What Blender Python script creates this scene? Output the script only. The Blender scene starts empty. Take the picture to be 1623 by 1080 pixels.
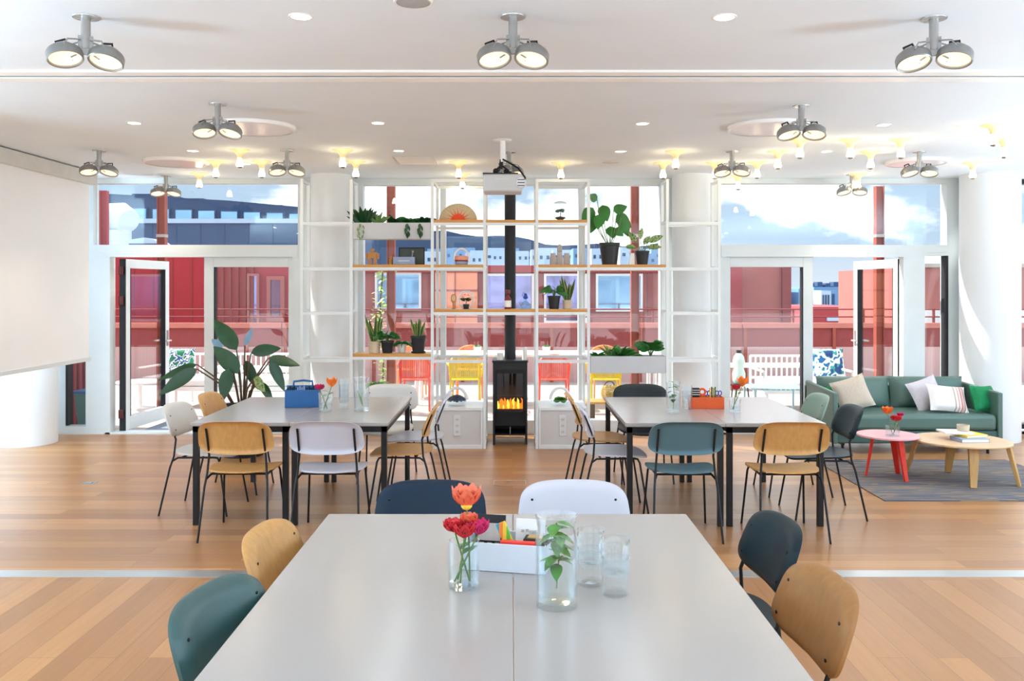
import bpy, math, random
from mathutils import Vector, Matrix
PI = math.pi
sc = bpy.context.scene
COL = sc.collection
rnd = random.Random(7)
F = 1386.0; CX = 811.5; HV = 455.0; EYE = 1.71; CEIL = 2.97
def X(u, y): return (u - CX) * y / F          # photo column -> metres at depth y
def Z(v, y): return EYE - (v - HV) * y / F     # photo row -> height at depth y

# ---------------------------------------------------------------- materials
def lin(c):
    def f(x):
        x /= 255.0
        return x / 12.92 if x <= 0.04045 else ((x + 0.055) / 1.055) ** 2.4
    return (f(c[0]), f(c[1]), f(c[2]), 1.0)
def newmat(name):
    m = bpy.data.materials.new(name); m.use_nodes = True
    nt = m.node_tree
    return m, nt, nt.nodes['Principled BSDF'], nt.nodes, nt.links
def vary(nt, b, c, amt, scale, stretch=(1, 1, 1), coord='Object'):
    tc = nt.nodes.new('ShaderNodeTexCoord'); mp = nt.nodes.new('ShaderNodeMapping')
    mp.inputs['Scale'].default_value = stretch
    nz = nt.nodes.new('ShaderNodeTexNoise'); nz.inputs['Scale'].default_value = scale; nz.inputs['Detail'].default_value = 4
    rp = nt.nodes.new('ShaderNodeValToRGB')
    c = lin(c)
    rp.color_ramp.elements[0].position = .3; rp.color_ramp.elements[1].position = .7
    rp.color_ramp.elements[0].color = tuple(max(0, x * (1 - amt)) for x in c[:3]) + (1,)
    rp.color_ramp.elements[1].color = tuple(min(1, x * (1 + amt)) for x in c[:3]) + (1,)
    L = nt.links
    L.new(tc.outputs[coord], mp.inputs['Vector']); L.new(mp.outputs[0], nz.inputs['Vector'])
    L.new(nz.outputs['Fac'], rp.inputs['Fac']); L.new(rp.outputs['Color'], b.inputs['Base Color'])
    return nz
def bump(nt, b, nz, s, d=.01):
    bp = nt.nodes.new('ShaderNodeBump'); bp.inputs['Strength'].default_value = s; bp.inputs['Distance'].default_value = d
    nt.links.new(nz.outputs['Fac'], bp.inputs['Height']); nt.links.new(bp.outputs[0], b.inputs['Normal'])
def mat(name, c, rough=.5, metal=0, amt=.05, scale=9, stretch=(1, 1, 1), bmp=0, spec=.5, sheen=0):
    m, nt, b, N, L = newmat(name)
    b.inputs['Roughness'].default_value = rough; b.inputs['Metallic'].default_value = metal
    b.inputs['Specular IOR Level'].default_value = spec
    nz = vary(nt, b, c, amt, scale, stretch)
    if bmp: bump(nt, b, nz, bmp)
    if sheen: b.inputs['Sheen Weight'].default_value = sheen
    return m
def wood(name, c, along=2, rough=.45, amt=.09):
    st = [22, 22, 22]; st[along] = 1.3
    return mat(name, c, rough, 0, amt, 2.2, tuple(st), .05)
def emis(name, c, s):
    m, nt, b, N, L = newmat(name)
    b.inputs['Base Color'].default_value = lin(c)
    b.inputs['Emission Color'].default_value = lin(c); b.inputs['Emission Strength'].default_value = s
    return m
def glass(name, tint=(1, 1, 1), base=.05, edge=.55, rough=.02, pw=3.0):
    m, nt, b, N, L = newmat(name)
    N.remove(b)
    tr = N.new('ShaderNodeBsdfTransparent'); tr.inputs[0].default_value = tuple(tint) + (1,)
    gl = N.new('ShaderNodeBsdfGlossy'); gl.inputs['Roughness'].default_value = rough; gl.inputs[0].default_value = (.95, .98, 1, 1)
    lw = N.new('ShaderNodeLayerWeight'); lw.inputs['Blend'].default_value = .5
    po = N.new('ShaderNodeMath'); po.operation = 'POWER'; po.inputs[1].default_value = pw
    mr = N.new('ShaderNodeMapRange'); mr.inputs['To Min'].default_value = base; mr.inputs['To Max'].default_value = edge
    mx = N.new('ShaderNodeMixShader')
    L.new(lw.outputs['Facing'], po.inputs[0]); L.new(po.outputs[0], mr.inputs['Value']); L.new(mr.outputs[0], mx.inputs['Fac'])
    L.new(tr.outputs[0], mx.inputs[1]); L.new(gl.outputs[0], mx.inputs[2]); L.new(mx.outputs[0], N['Material Output'].inputs['Surface'])
    return m
def planks(name, c1, c2, plank_w, plank_l, rot=0, rough=.32, mortar=.0012, mc=(120, 85, 55), grain=.22):
    m, nt, b, N, L = newmat(name)
    g = N.new('ShaderNodeNewGeometry'); mp = N.new('ShaderNodeMapping'); mp.inputs['Rotation'].default_value = (0, 0, rot)
    br = N.new('ShaderNodeTexBrick'); br.offset = .37; br.squash = 1
    br.inputs['Color1'].default_value = lin(c1); br.inputs['Color2'].default_value = lin(c2); br.inputs['Mortar'].default_value = lin(mc)
    br.inputs['Scale'].default_value = 1; br.inputs['Mortar Size'].default_value = mortar; br.inputs['Bias'].default_value = 0
    br.inputs['Brick Width'].default_value = plank_l; br.inputs['Row Height'].default_value = plank_w
    mp2 = N.new('ShaderNodeMapping'); mp2.inputs['Scale'].default_value = (1.2, 26, 1)
    nz = N.new('ShaderNodeTexNoise'); nz.inputs['Scale'].default_value = 1.6; nz.inputs['Detail'].default_value = 5
    rp = N.new('ShaderNodeValToRGB'); rp.color_ramp.elements[0].color = (1 - grain,) * 3 + (1,); rp.color_ramp.elements[1].color = (1 + grain * .4,) * 3 + (1,)
    mx = N.new('ShaderNodeMix'); mx.data_type = 'RGBA'; mx.blend_type = 'MULTIPLY'; mx.inputs['Factor'].default_value = 1
    L.new(g.outputs['Position'], mp.inputs['Vector']); L.new(mp.outputs[0], br.inputs['Vector']); L.new(mp.outputs[0], mp2.inputs['Vector'])
    L.new(mp2.outputs[0], nz.inputs['Vector']); L.new(nz.outputs['Fac'], rp.inputs['Fac'])
    L.new(br.outputs['Color'], mx.inputs['A']); L.new(rp.outputs['Color'], mx.inputs['B']); L.new(mx.outputs['Result'], b.inputs['Base Color'])
    b.inputs['Roughness'].default_value = rough
    bump(nt, b, nz, .06, .004)
    return m
def stripes(name, c1, c2, scale, axis='X', rough=.6, soft=.1, pos=.5):
    m, nt, b, N, L = newmat(name)
    tc = N.new('ShaderNodeTexCoord'); wv = N.new('ShaderNodeTexWave'); wv.bands_direction = axis; wv.inputs['Scale'].default_value = scale
    rp = N.new('ShaderNodeValToRGB'); rp.color_ramp.elements[0].position = pos - soft; rp.color_ramp.elements[1].position = pos + soft
    rp.color_ramp.elements[0].color = lin(c1); rp.color_ramp.elements[1].color = lin(c2)
    L.new(tc.outputs['Object'], wv.inputs['Vector']); L.new(wv.outputs['Fac'], rp.inputs['Fac']); L.new(rp.outputs['Color'], b.inputs['Base Color'])
    b.inputs['Roughness'].default_value = rough
    return m
def blotch(name, cols, scale, rough=.7, stretch=(1, 1, 1)):
    m, nt, b, N, L = newmat(name)
    tc = N.new('ShaderNodeTexCoord'); vo = N.new('ShaderNodeTexNoise'); vo.inputs['Scale'].default_value = scale; mpp = N.new('ShaderNodeMapping'); mpp.inputs['Scale'].default_value = stretch; L.new(tc.outputs['Object'], mpp.inputs['Vector']); vo.inputs['Detail'].default_value = 1.5
    rp = N.new('ShaderNodeValToRGB'); rp.color_ramp.interpolation = 'CONSTANT'
    n = len(cols); el = rp.color_ramp.elements
    el[0].position = 0; el[0].color = lin(cols[0]); el[1].position = .42; el[1].color = lin(cols[1])
    for i in range(2, n):
        e = el.new(.42 + .18 * (i - 1) / max(1, n - 2)); e.color = lin(cols[i])
    L.new(mpp.outputs[0], vo.inputs['Vector']); L.new(vo.outputs['Fac'], rp.inputs['Fac']); L.new(rp.outputs['Color'], b.inputs['Base Color'])
    b.inputs['Roughness'].default_value = rough
    return m

M = {}
M['plaster'] = mat('white_plaster', (232, 236, 238), .85, 0, .012, 3)
M['ceil'] = mat('ceiling_white', (235, 244, 252), .9, 0, .01, 2)
M['frame'] = mat('white_frame', (220, 228, 230), .4, 0, .02, 5)
M['shelf_white'] = mat('shelf_white_steel', (228, 235, 237), .4, 0, .02, 5)
M['track'] = mat('track_white', (250, 250, 248), .25, 0, .01, 5)
M['dark_gap'] = mat('dark_groove', (105, 102, 98), .8)
M['steel_strip'] = mat('brushed_steel', (205, 208, 208), .28, .85, .06, 3, (1, 30, 1))
M['floor_far'] = planks('oak_floor_across', (196, 142, 92), (164, 114, 72), .14, 1.7, 0)
M['floor_near'] = planks('oak_floor_along', (190, 136, 86), (160, 110, 68), .14, 1.7, PI / 2)
M['black'] = mat('black_steel', (22, 23, 26), .4, .3, .1, 8)
M['blackmatte'] = mat('black_matte', (24, 25, 28), .65, 0, .1, 8)
M['tabletop'] = mat('white_laminate', (168, 161, 157), .22, 0, .012, 3, (1, 1, 1), 0, .75)
M['table_edge'] = mat('table_edge', (150, 146, 142), .5)
M['oak'] = wood('oak_ply', (196, 148, 88), 2)
M['oakx'] = wood('oak_board', (206, 150, 78), 0)
M['oak_dark'] = wood('oak_brown', (156, 108, 58), 2)
M['teal'] = mat('teal_shell', (78, 112, 124), .38, 0, .03, 4)
M['green_dark'] = mat('deep_green_shell', (58, 90, 90), .35, 0, .03, 4)
M['navy'] = mat('navy_shell', (18, 40, 60), .45, 0, .05, 4, (1, 1, 1), 0, .25)
M['petrol'] = mat('petrol_shell', (2, 34, 44), .45, 0, .05, 4, (1, 1, 1), 0, .25)
M['white_shell'] = mat('white_shell', (196, 198, 210), .38, 0, .02, 4)
M['grey_shell'] = mat('warm_grey_shell', (206, 204, 200), .4, 0, .02, 4)
M['char_shell'] = mat('charcoal_shell', (38, 46, 50), .45, 0, .04, 4, (1, 1, 1), 0, .25)
M['sage'] = mat('sage_shell', (124, 154, 140), .4, 0, .03, 4)
M['chrome'] = mat('grey_spot_metal', (176, 176, 174), .25, .6, .08, 12)
M['chrome_lit'] = mat('spot_housing', (146, 146, 144), .35, .45, .08, 12)
M['lens'] = emis('spot_lens', (255, 232, 190), .62)
M['led'] = emis('downlight_glow', (255, 248, 236), 5.0)
M['bulb'] = emis('opal_bulb', (255, 230, 184), 16.0)
M['bulbtip'] = mat('silvered_tip', (170, 165, 155), .25, .8)
M['brass'] = mat('cream_socket', (240, 226, 180), .45, 0, .04, 8)
M['glass'] = glass('window_glass', (.965, .985, .99), .035, .5)
M['clear'] = glass('clear_glass', (.96, .975, .98), .04, .7, .02, 2.4)
M['water'] = glass('water', (.95, .975, .975), .015, .25)
M['smoke_glass'] = glass('stove_glass', (.75, .78, .82), .05, .4)
M['screen'] = mat('screen_fabric', (246, 248, 250), .9, 0, .01, 3)
M['casing'] = mat('screen_casing', (214, 214, 208), .5)
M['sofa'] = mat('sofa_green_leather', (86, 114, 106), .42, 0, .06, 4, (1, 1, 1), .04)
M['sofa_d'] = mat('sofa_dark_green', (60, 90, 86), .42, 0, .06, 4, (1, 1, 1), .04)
M['rug'] = blotch('jute_rug', [(92, 92, 104), (128, 112, 96), (104, 104, 112), (140, 124, 106), (84, 90, 106)], 2.2, .95, (.6, 7, 1))
M['red'] = mat('red_lacquer', (226, 52, 38), .35, 0, .04, 6)
M['pinktop_sheen'] = mat('rose_top_sheen', (236, 176, 184), .3, 0, .02, 6)  # rose made paler, with reflected light put into the colour
M['oakpale'] = wood('pale_oak', (220, 184, 144), 0, .4, .08)
M['oakleg'] = wood('oak_leg', (190, 146, 84), 2)
M['linen'] = mat('beige_linen', (205, 192, 176), .95, 0, .06, 60, (1, 1, 1), .2)
M['emerald'] = mat('emerald_fabric', (20, 130, 78), .9, 0, .08, 30, (1, 1, 1), .15)
M['leaf'] = mat('leaf_green', (48, 118, 46), .4, 0, .25, 7)
M['leafd'] = mat('leaf_dark', (26, 74, 40), .32, 0, .3, 6)
M['leafp'] = mat('leaf_pale', (110, 150, 82), .45, 0, .2, 8)
M['leafg'] = mat('leaf_fresh', (66, 138, 30), .4, 0, .2, 10)
M['snake'] = mat('snake_leaf', (44, 84, 40), .4, 0, .35, 22, (1, 1, 4))
M['snakey'] = mat('snake_margin', (158, 168, 76), .4, 0, .1, 9)
M['leafv'] = blotch('variegated_leaf', [(60, 110, 50), (170, 180, 120), (70, 120, 52), (150, 165, 100)], 30, .4)
M['stem'] = mat('stem', (92, 128, 58), .5, 0, .1, 9)
M['bark'] = mat('woody_stem', (86, 66, 48), .8, 0, .15, 14)
M['soil'] = mat('soil', (48, 36, 28), .95, 0, .2, 40)
M['pot'] = mat('black_pot', (28, 29, 32), .45, 0, .08, 6)
M['potb'] = mat('beige_pot', (206, 190, 164), .6, 0, .04, 10)
M['potw'] = mat('white_pot', (232, 231, 228), .5, 0, .02, 10)
M['trough'] = mat('grey_trough', (196, 200, 204), .5, 0, .02, 6)
M['cab'] = mat('cabinet_grey', (208, 207, 206), .5, 0, .01, 5)
M['outlet'] = mat('outlet_white', (222, 224, 228), .4, 0, .01, 5)
M['stove'] = mat('stove_black', (30, 32, 36), .5, .2, .08, 10)
M['stove_in'] = mat('firebox', (16, 18, 22), .7, 0, .1, 10)
M['flame'] = emis('flame_orange', (255, 110, 14), 1.6)
M['flamey'] = emis('flame_yellow', (255, 205, 60), 1.8)
M['log'] = mat('log', (50, 34, 26), .9, 0, .3, 20)
M['wax'] = mat('candle_wax', (240, 240, 236), .6, 0, .01, 10)
M['bluebox'] = mat('blue_box', (30, 92, 150), .5, 0, .04, 8)
M['orange'] = mat('orange_box', (226, 92, 36), .5, 0, .04, 8)
M['whitebox'] = mat('white_box', (218, 224, 232), .5, 0, .02, 8)
M['paper'] = mat('paper', (236, 236, 234), .8, 0, .02, 8)
M['fan'] = mat('fan_paper', (214, 196, 160), .85, 0, .05, 30)
M['fanred'] = mat('fan_red', (236, 84, 44), .8, 0, .06, 20)
M['toywood'] = wood('toy_wood', (188, 128, 62), 2)
M['greywood'] = wood('grey_wood', (176, 168, 160), 2)
M['steelblue'] = mat('grey_blue_card', (150, 168, 200), .6)
M['darkgreen'] = mat('dark_picture', (66, 74, 66), .5, 0, .2, 6)
M['pinkplastic'] = mat('salmon', (238, 160, 132), .45)
M['whitegloss'] = mat('white_gloss', (240, 242, 246), .2, 0, .01, 6)
M['bottlered'] = mat('red_cap', (120, 28, 34), .4)
M['bottleblue'] = mat('blue_cap', (34, 86, 190), .4)
M['berry'] = mat('blue_berry', (40, 48, 78), .4, 0, .2, 30)
M['gold'] = mat('gold_wire', (196, 162, 84), .35, .6, .1, 20)
M['gcoral'] = mat('petal_coral', (242, 124, 90), .6, 0, .12, 14)
M['gorange'] = mat('petal_orange', (242, 124, 44), .6, 0, .12, 14)
M['gred'] = mat('petal_red', (214, 50, 58), .6, 0, .15, 14)
M['gpink'] = mat('petal_pink', (212, 44, 110), .6, 0, .15, 14)
M['gyellow'] = mat('petal_yellow', (244, 206, 70), .6, 0, .1, 14)
M['seed'] = mat('flower_heart', (40, 70, 62), .7)
M['projector'] = mat('projector_grey', (205, 208, 208), .4, 0, .02, 9)
# outdoors
M['deck'] = planks('terrace_boards', (196, 187, 180), (178, 169, 162), .145, 4, 0, .7, .004, (120, 108, 100), .12)
M['redwall'] = mat('red_wall', (160, 40, 50), .7, 0, .05, 3)
M['redcorr'] = mat('red_cladding', (164, 62, 68), .7, 0, .05, 3)
M['redpale'] = mat('pale_red_wall', (172, 102, 96), .75, 0, .05, 2)
M['pinkwood'] = stripes('pink_boards', (200, 166, 164), (184, 146, 146), 11, 'X', .8, .3)
M['redrail'] = mat('rail_wood', (186, 112, 100), .6, 0, .06, 5)
M['mesh_red'] = mat('dark_red_panel', (140, 62, 62), .8, 0, .08, 8)
M['post'] = mat('rust_post', (148, 66, 48), .6, 0, .1, 6)
M['salmonwall'] = mat('salmon_door', (244, 160, 122), .7, 0, .04, 3)
M['skyglass'] = mat('facade_glass', (150, 190, 226), .05, .85, .1, 2)
M['purpglass'] = mat('dusky_glass', (150, 150, 205), .08, .8, .1, 2)
M['bluewall'] = mat('blue_grey_wall', (54, 80, 118), .8, 0, .06, 1.2)
M['blueroof'] = mat('blue_grey_roof', (46, 72, 108), .7, 0, .08, 1)
M['blueglass'] = mat('office_glass', (150, 200, 232), .15, .5, .1, 1)
M['concrete'] = mat('pale_concrete', (196, 206, 216), .8, 0, .05, 1)
M['bounce_pave'] = mat('pale_bounce', (226, 230, 236), .85, 0, .03, 1)  # pale tone of the added ground that bounces sun indoors
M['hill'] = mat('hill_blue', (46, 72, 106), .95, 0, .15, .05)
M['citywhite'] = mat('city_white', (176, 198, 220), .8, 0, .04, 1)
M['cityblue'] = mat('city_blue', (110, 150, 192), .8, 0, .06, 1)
M['ground'] = mat('far_ground', (150, 150, 150), .9, 0, .1, .3)
M['out_red'] = mat('coral_chair', (240, 92, 74), .45, 0, .03, 5)
M['out_yellow'] = mat('yellow_chair', (226, 196, 34), .45, 0, .03, 5)
M['out_orange'] = mat('apricot_chair', (240, 150, 84), .45, 0, .03, 5)
M['out_white'] = mat('white_metal', (236, 238, 238), .4, 0, .02, 5)
M['out_grey'] = mat('blue_grey_metal', (146, 172, 182), .45, 0, .03, 5)
M['pat'] = blotch('leaf_print', [(30, 120, 96), (230, 236, 236), (40, 90, 150), (210, 236, 226), (20, 130, 90)], 9)
M['patw'] = blotch('pale_leaf_print', [(40, 110, 170), (236, 240, 240), (230, 236, 236), (60, 160, 150), (34, 70, 130)], 9)
M['bin'] = mat('green_bin', (86, 130, 120), .5, 0, .05, 8)
M['binlid'] = mat('blue_lid', (60, 100, 150), .5, 0, .05, 8)
M['hinge'] = mat('dark_hinge', (88, 40, 36), .5, .3)
M['rubber'] = mat('door_seal', (26, 28, 34), .7)
M['bottle'] = mat('pale_green_bottle', (206, 226, 214), .3, 0, .03, 8)
M['mat'] = mat('entrance_mat', (120, 128, 142), .95, 0, .1, 30)
def rainbow():
    m, nt, b, N, L = newmat('rainbow_stripes')
    tc = N.new('ShaderNodeTexCoord'); sp = N.new('ShaderNodeSeparateXYZ'); rp = N.new('ShaderNodeValToRGB'); rp.color_ramp.interpolation = 'CONSTANT'
    cols = [(70, 150, 170), (240, 130, 50), (240, 200, 60), (110, 180, 60), (230, 190, 50), (230, 80, 50), (70, 40, 130)]
    el = rp.color_ramp.elements; el[0].color = lin(cols[0]); el[1].position = 1 / 7; el[1].color = lin(cols[1])
    for i in range(2, 7): el.new(i / 7).color = lin(cols[i])
    L.new(tc.outputs['Generated'], sp.inputs[0]); L.new(sp.outputs['X'], rp.inputs['Fac']); L.new(rp.outputs['Color'], b.inputs['Base Color'])
    return m
M['rainbow'] = rainbow()
def pillow_stripes():
    m, nt, b, N, L = newmat('striped_cotton')
    tc = N.new('ShaderNodeTexCoord'); sp = N.new('ShaderNodeSeparateXYZ'); rp = N.new('ShaderNodeValToRGB'); rp.color_ramp.interpolation = 'CONSTANT'
    w = (236, 232, 228); st = [(0, w), (.60, (176, 150, 140)), (.63, w), (.69, (206, 150, 140)), (.72, w), (.76, (214, 120, 110)), (.79, (196, 184, 178)), (.85, (206, 120, 112)), (.88, w), (.93, (150, 110, 104)), (.95, w)]
    el = rp.color_ramp.elements; el[0].color = lin(w); el[1].position = st[1][0]; el[1].color = lin(st[1][1])
    for p, c in st[2:]: el.new(p).color = lin(c)
    L.new(tc.outputs['Generated'], sp.inputs[0]); L.new(sp.outputs['X'], rp.inputs['Fac']); L.new(rp.outputs['Color'], b.inputs['Base Color'])
    b.inputs['Roughness'].default_value = .95
    return m
M['striped'] = pillow_stripes()

# ---------------------------------------------------------------- mesh builder
class MB:
    def __init__(s): s.v = []; s.f = []
    def add(s, vs, fs):
        o = len(s.v); s.v += [tuple(p) for p in vs]; s.f += [tuple(i + o for i in q) for q in fs]; return s
    def box(s, x0, x1, y0, y1, z0, z1):
        return s.add([(x0, y0, z0), (x1, y0, z0), (x1, y1, z0), (x0, y1, z0), (x0, y0, z1), (x1, y0, z1), (x1, y1, z1), (x0, y1, z1)],
                     [(0, 3, 2, 1), (4, 5, 6, 7), (0, 1, 5, 4), (1, 2, 6, 5), (2, 3, 7, 6), (3, 0, 4, 7)])
    def cbox(s, c, d, rz=0, m=None):
        b = MB().box(-d[0] / 2, d[0] / 2, -d[1] / 2, d[1] / 2, -d[2] / 2, d[2] / 2)
        t = Matrix.Translation(c) @ Matrix.Rotation(rz, 4, 'Z')
        if m: t = t @ m
        return s.add([t @ Vector(p) for p in b.v], b.f)
    def xf(s, t):
        s.v = [tuple(t @ Vector(p)) for p in s.v]; return s
    def merge(s, o, t=None):
        return s.add([t @ Vector(p) for p in o.v] if t else o.v, o.f)
    def tube(s, pts, r, seg=8, closed=False):
        pts = [Vector(p) for p in pts]; n = len(pts)
        rs = list(r) if hasattr(r, '__len__') else [r] * n
        vs = []; up = None
        for i, p in enumerate(pts):
            if closed: t = pts[(i + 1) % n] - pts[i - 1]
            else: t = pts[min(i + 1, n - 1)] - pts[max(i - 1, 0)]
            t.normalize()
            if up is None:
                up = Vector((0, 0, 1)) if abs(t.z) < .9 else Vector((0, 1, 0))
            a = (up - t * up.dot(t))
            if a.length < 1e-5: a = Vector((1, 0, 0)) - t * t.x
            a.normalize(); up = a; b = t.cross(a)
            for k in range(seg):
                an = 2 * PI * k / seg
                vs.append(p + (a * math.cos(an) + b * math.sin(an)) * rs[i])
        fs = []
        for i in range(n if closed else n - 1):
            j = (i + 1) % n
            for k in range(seg):
                l = (k + 1) % seg
                fs.append((i * seg + k, i * seg + l, j * seg + l, j * seg + k))
        if not closed:
            fs.append(tuple(range(seg))[::-1]); fs.append(tuple((n - 1) * seg + k for k in range(seg)))
        return s.add(vs, fs)
    def lathe(s, prof, seg=24, c=(0, 0, 0), t=None):
        vs = []; fs = []
        for r, z in prof:
            for k in range(seg):
                a = 2 * PI * k / seg
                vs.append((c[0] + r * math.cos(a), c[1] + r * math.sin(a), c[2] + z))
        for i in range(len(prof) - 1):
            for k in range(seg):
                l = (k + 1) % seg
                fs.append((i * seg + k, i * seg + l, (i + 1) * seg + l, (i + 1) * seg + k))
        if prof[0][0] > 1e-4: fs.append(tuple(range(seg))[::-1])
        if prof[-1][0] > 1e-4: fs.append(tuple((len(prof) - 1) * seg + k for k in range(seg)))
        if t: vs = [t @ Vector(p) for p in vs]
        return s.add(vs, fs)
    def olathe(s, prof, seg=24, c=(0, 0, 0), t=None):
        # open-ended revolve, no caps
        vs = []; fs = []
        for r, z in prof:
            for k in range(seg):
                a = 2 * PI * k / seg
                vs.append((c[0] + r * math.cos(a), c[1] + r * math.sin(a), c[2] + z))
        for i in range(len(prof) - 1):
            for k in range(seg):
                l = (k + 1) % seg
                fs.append((i * seg + k, i * seg + l, (i + 1) * seg + l, (i + 1) * seg + k))
        if t: vs = [t @ Vector(p) for p in vs]
        return s.add(vs, fs)
    def ball(s, c, r, sc=(1, 1, 1), seg=12, ring=8):
        prof = [(max(1e-5, math.sin(PI * i / ring)), -math.cos(PI * i / ring)) for i in range(ring + 1)]
        b = MB().olathe(prof, seg)
        return s.add([(c[0] + p[0] * r * sc[0], c[1] + p[1] * r * sc[1], c[2] + p[2] * r * sc[2]) for p in b.v], b.f)
    def prism(s, out, z0, z1):
        n = len(out)
        vs = [(p[0], p[1], z0) for p in out] + [(p[0], p[1], z1) for p in out]
        fs = [tuple(range(n))[::-1], tuple(range(n, 2 * n))] + [(i, (i + 1) % n, n + (i + 1) % n, n + i) for i in range(n)]
        return s.add(vs, fs)
    def shell(s, fn, out, th, rings=6, nrm=None):
        # out: unit outline (a, b); fn(a, b, ring) -> front point; thickness along nrm(a, b)
        n = len(out); vs = []; fs = []
        for side in (0, 1):
            base = len(vs)
            for r in range(1, rings + 1):
                q = r / rings
                for a, b in out:
                    p = Vector(fn(a * q, b * q, q))
                    if side: p = p + Vector(nrm) * th
                    vs.append(p)
            p = Vector(fn(0, 0, 0)); vs.append(p + Vector(nrm) * th if side else p)
            cidx = len(vs) - 1
            for k in range(n):
                l = (k + 1) % n
                t = (cidx, base + k, base + l); fs.append(t if not side else t[::-1])
                for r in range(rings - 1):
                    q = (base + r * n + k, base + (r + 1) * n + k, base + (r + 1) * n + l, base + r * n + l)
                    fs.append(q if not side else q[::-1])
        m = rings * n + 1; o = (rings - 1) * n
        for k in range(n):
            l = (k + 1) % n
            fs.append((o + k, m + o + k, m + o + l, o + l))
        return s.add(vs, fs)
    def leaf(s, base, d, length, width, droop=.3, fold=.25, n=7, side=None, peak=.45, wave=0, face=None, blunt=.8):
        base = Vector(base); d = Vector(d).normalized()
        sd = Vector(side) if side else d.cross(Vector((0, 0, 1)))
        if face is not None: sd = d.cross(Vector((face[0], 1, face[1])))
        if sd.length < 1e-3: sd = Vector((1, 0, 0))
        sd.normalize(); up = sd.cross(d).normalized()
        vs = []
        for i in range(n + 1):
            t = i / n
            e = math.log(.5) / math.log(peak)
            w = width * .5 * max(.02, math.sin(PI * min(1, max(0, t ** e)))) ** blunt
            p = base + d * (length * t) - Vector((0, 0, 1)) * droop * length * t * t
            q = up * (w * fold * (1 + wave * math.sin(i * 2.1)))
            vs += [p - sd * w + q, p, p + sd * w + q]
        fs = []
        for i in range(n):
            a = i * 3; fs += [(a, a + 1, a + 4, a + 3), (a + 1, a + 2, a + 5, a + 4)]
        return s.add(vs, fs)
    def pillow(s, w, h, t, n=12, pinch=.06):
        vs = []; fs = []
        for side in (1, -1):
            for i in range(n + 1):
                for j in range(n + 1):
                    a = -1 + 2 * i / n; b = -1 + 2 * j / n
                    x = a * w / 2 * (1 - pinch * (1 - b * b)); y = b * h / 2 * (1 - pinch * (1 - a * a))
                    z = side * t / 2 * (max(0, (1 - a ** 4) * (1 - b ** 4))) ** .5
                    vs.append((x, y, z))
        m = (n + 1) ** 2
        for i in range(n):
            for j in range(n):
                a = i * (n + 1) + j; q = (a, a + n + 1, a + n + 2, a + 1)
                fs.append(q); fs.append(tuple(m + k for k in q)[::-1])
        for i in range(n):
            for a, b in ((i, i + 1), ((i + 1) * 1 + n * (n + 1), i + n * (n + 1))):
                fs.append((b, a, m + a, m + b))
            a = i * (n + 1); b = (i + 1) * (n + 1)
            fs.append((a, b, m + b, m + a)); a += n; b += n; fs.append((b, a, m + a, m + b))
        return s.add(vs, fs)
    def mesh(s, name, m=None, angle=38):
        me = bpy.data.meshes.new(name); me.from_pydata(s.v, [], s.f); me.update()
        if m: me.materials.append(m)
        for p in me.polygons: p.use_smooth = True
        me.set_sharp_from_angle(angle=math.radians(angle))
        return me
    def build(s, name, m, parent=None, loc=(0, 0, 0), rz=0, bev=0, angle=38):
        return link(name, s.mesh(name, m, angle), parent, loc, rz, bev)
def link(name, me, parent=None, loc=(0, 0, 0), rz=0, bev=0):
    o = bpy.data.objects.new(name, me); COL.objects.link(o)
    o.location = loc; o.rotation_euler = (0, 0, rz)
    if parent: o.parent = parent
    if bev:
        b = o.modifiers.new('bevel', 'BEVEL'); b.width = bev; b.segments = 2; b.limit_method = 'ANGLE'
    return o
def tag(o, label, cat, group=None, kind=None):
    o['label'] = label; o['category'] = cat
    if group: o['group'] = group
    if kind: o['kind'] = kind
    return o
def thing(name, label, cat, loc=(0, 0, 0), rz=0, group=None):
    o = bpy.data.objects.new(name, None); COL.objects.link(o); o.empty_display_size = .1
    o.location = loc; o.rotation_euler = (0, 0, rz)
    return tag(o, label, cat, group)
def struct(o): o['kind'] = 'structure'; return o
def sthing(name, loc=(0, 0, 0)):
    o = bpy.data.objects.new(name, None); COL.objects.link(o); o.location = loc; o.empty_display_size = .1
    return struct(o)
def rrect(w, h, r, n=6):
    out = []
    for cx, cy, a0 in ((w / 2 - r, h / 2 - r, 0), (-w / 2 + r, h / 2 - r, PI / 2), (-w / 2 + r, -h / 2 + r, PI), (w / 2 - r, -h / 2 + r, 1.5 * PI)):
        for k in range(n + 1):
            a = a0 + PI / 2 * k / n; out.append((cx + r * math.cos(a), cy + r * math.sin(a)))
    return out
def dup(root, loc, rz=0, label=None, group=None):
    r = root.copy(); COL.objects.link(r); r.location = loc; r.rotation_euler = (0, 0, rz)
    if label: r['label'] = label
    if group: r['group'] = group
    for ch in list(root.children):
        c = ch.copy(); COL.objects.link(c); c.parent = r
        for g in list(ch.children):
            d = g.copy(); COL.objects.link(d); d.parent = c
    return r
SKYS = 1.0; SUNE = 5.0; SUNDIR = (-.8, .35, .8); EXPO = 0.98; SKYLOC = (1.6, 4.2, 0)
FILLW = 680  # strength of the added ceiling fill
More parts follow.
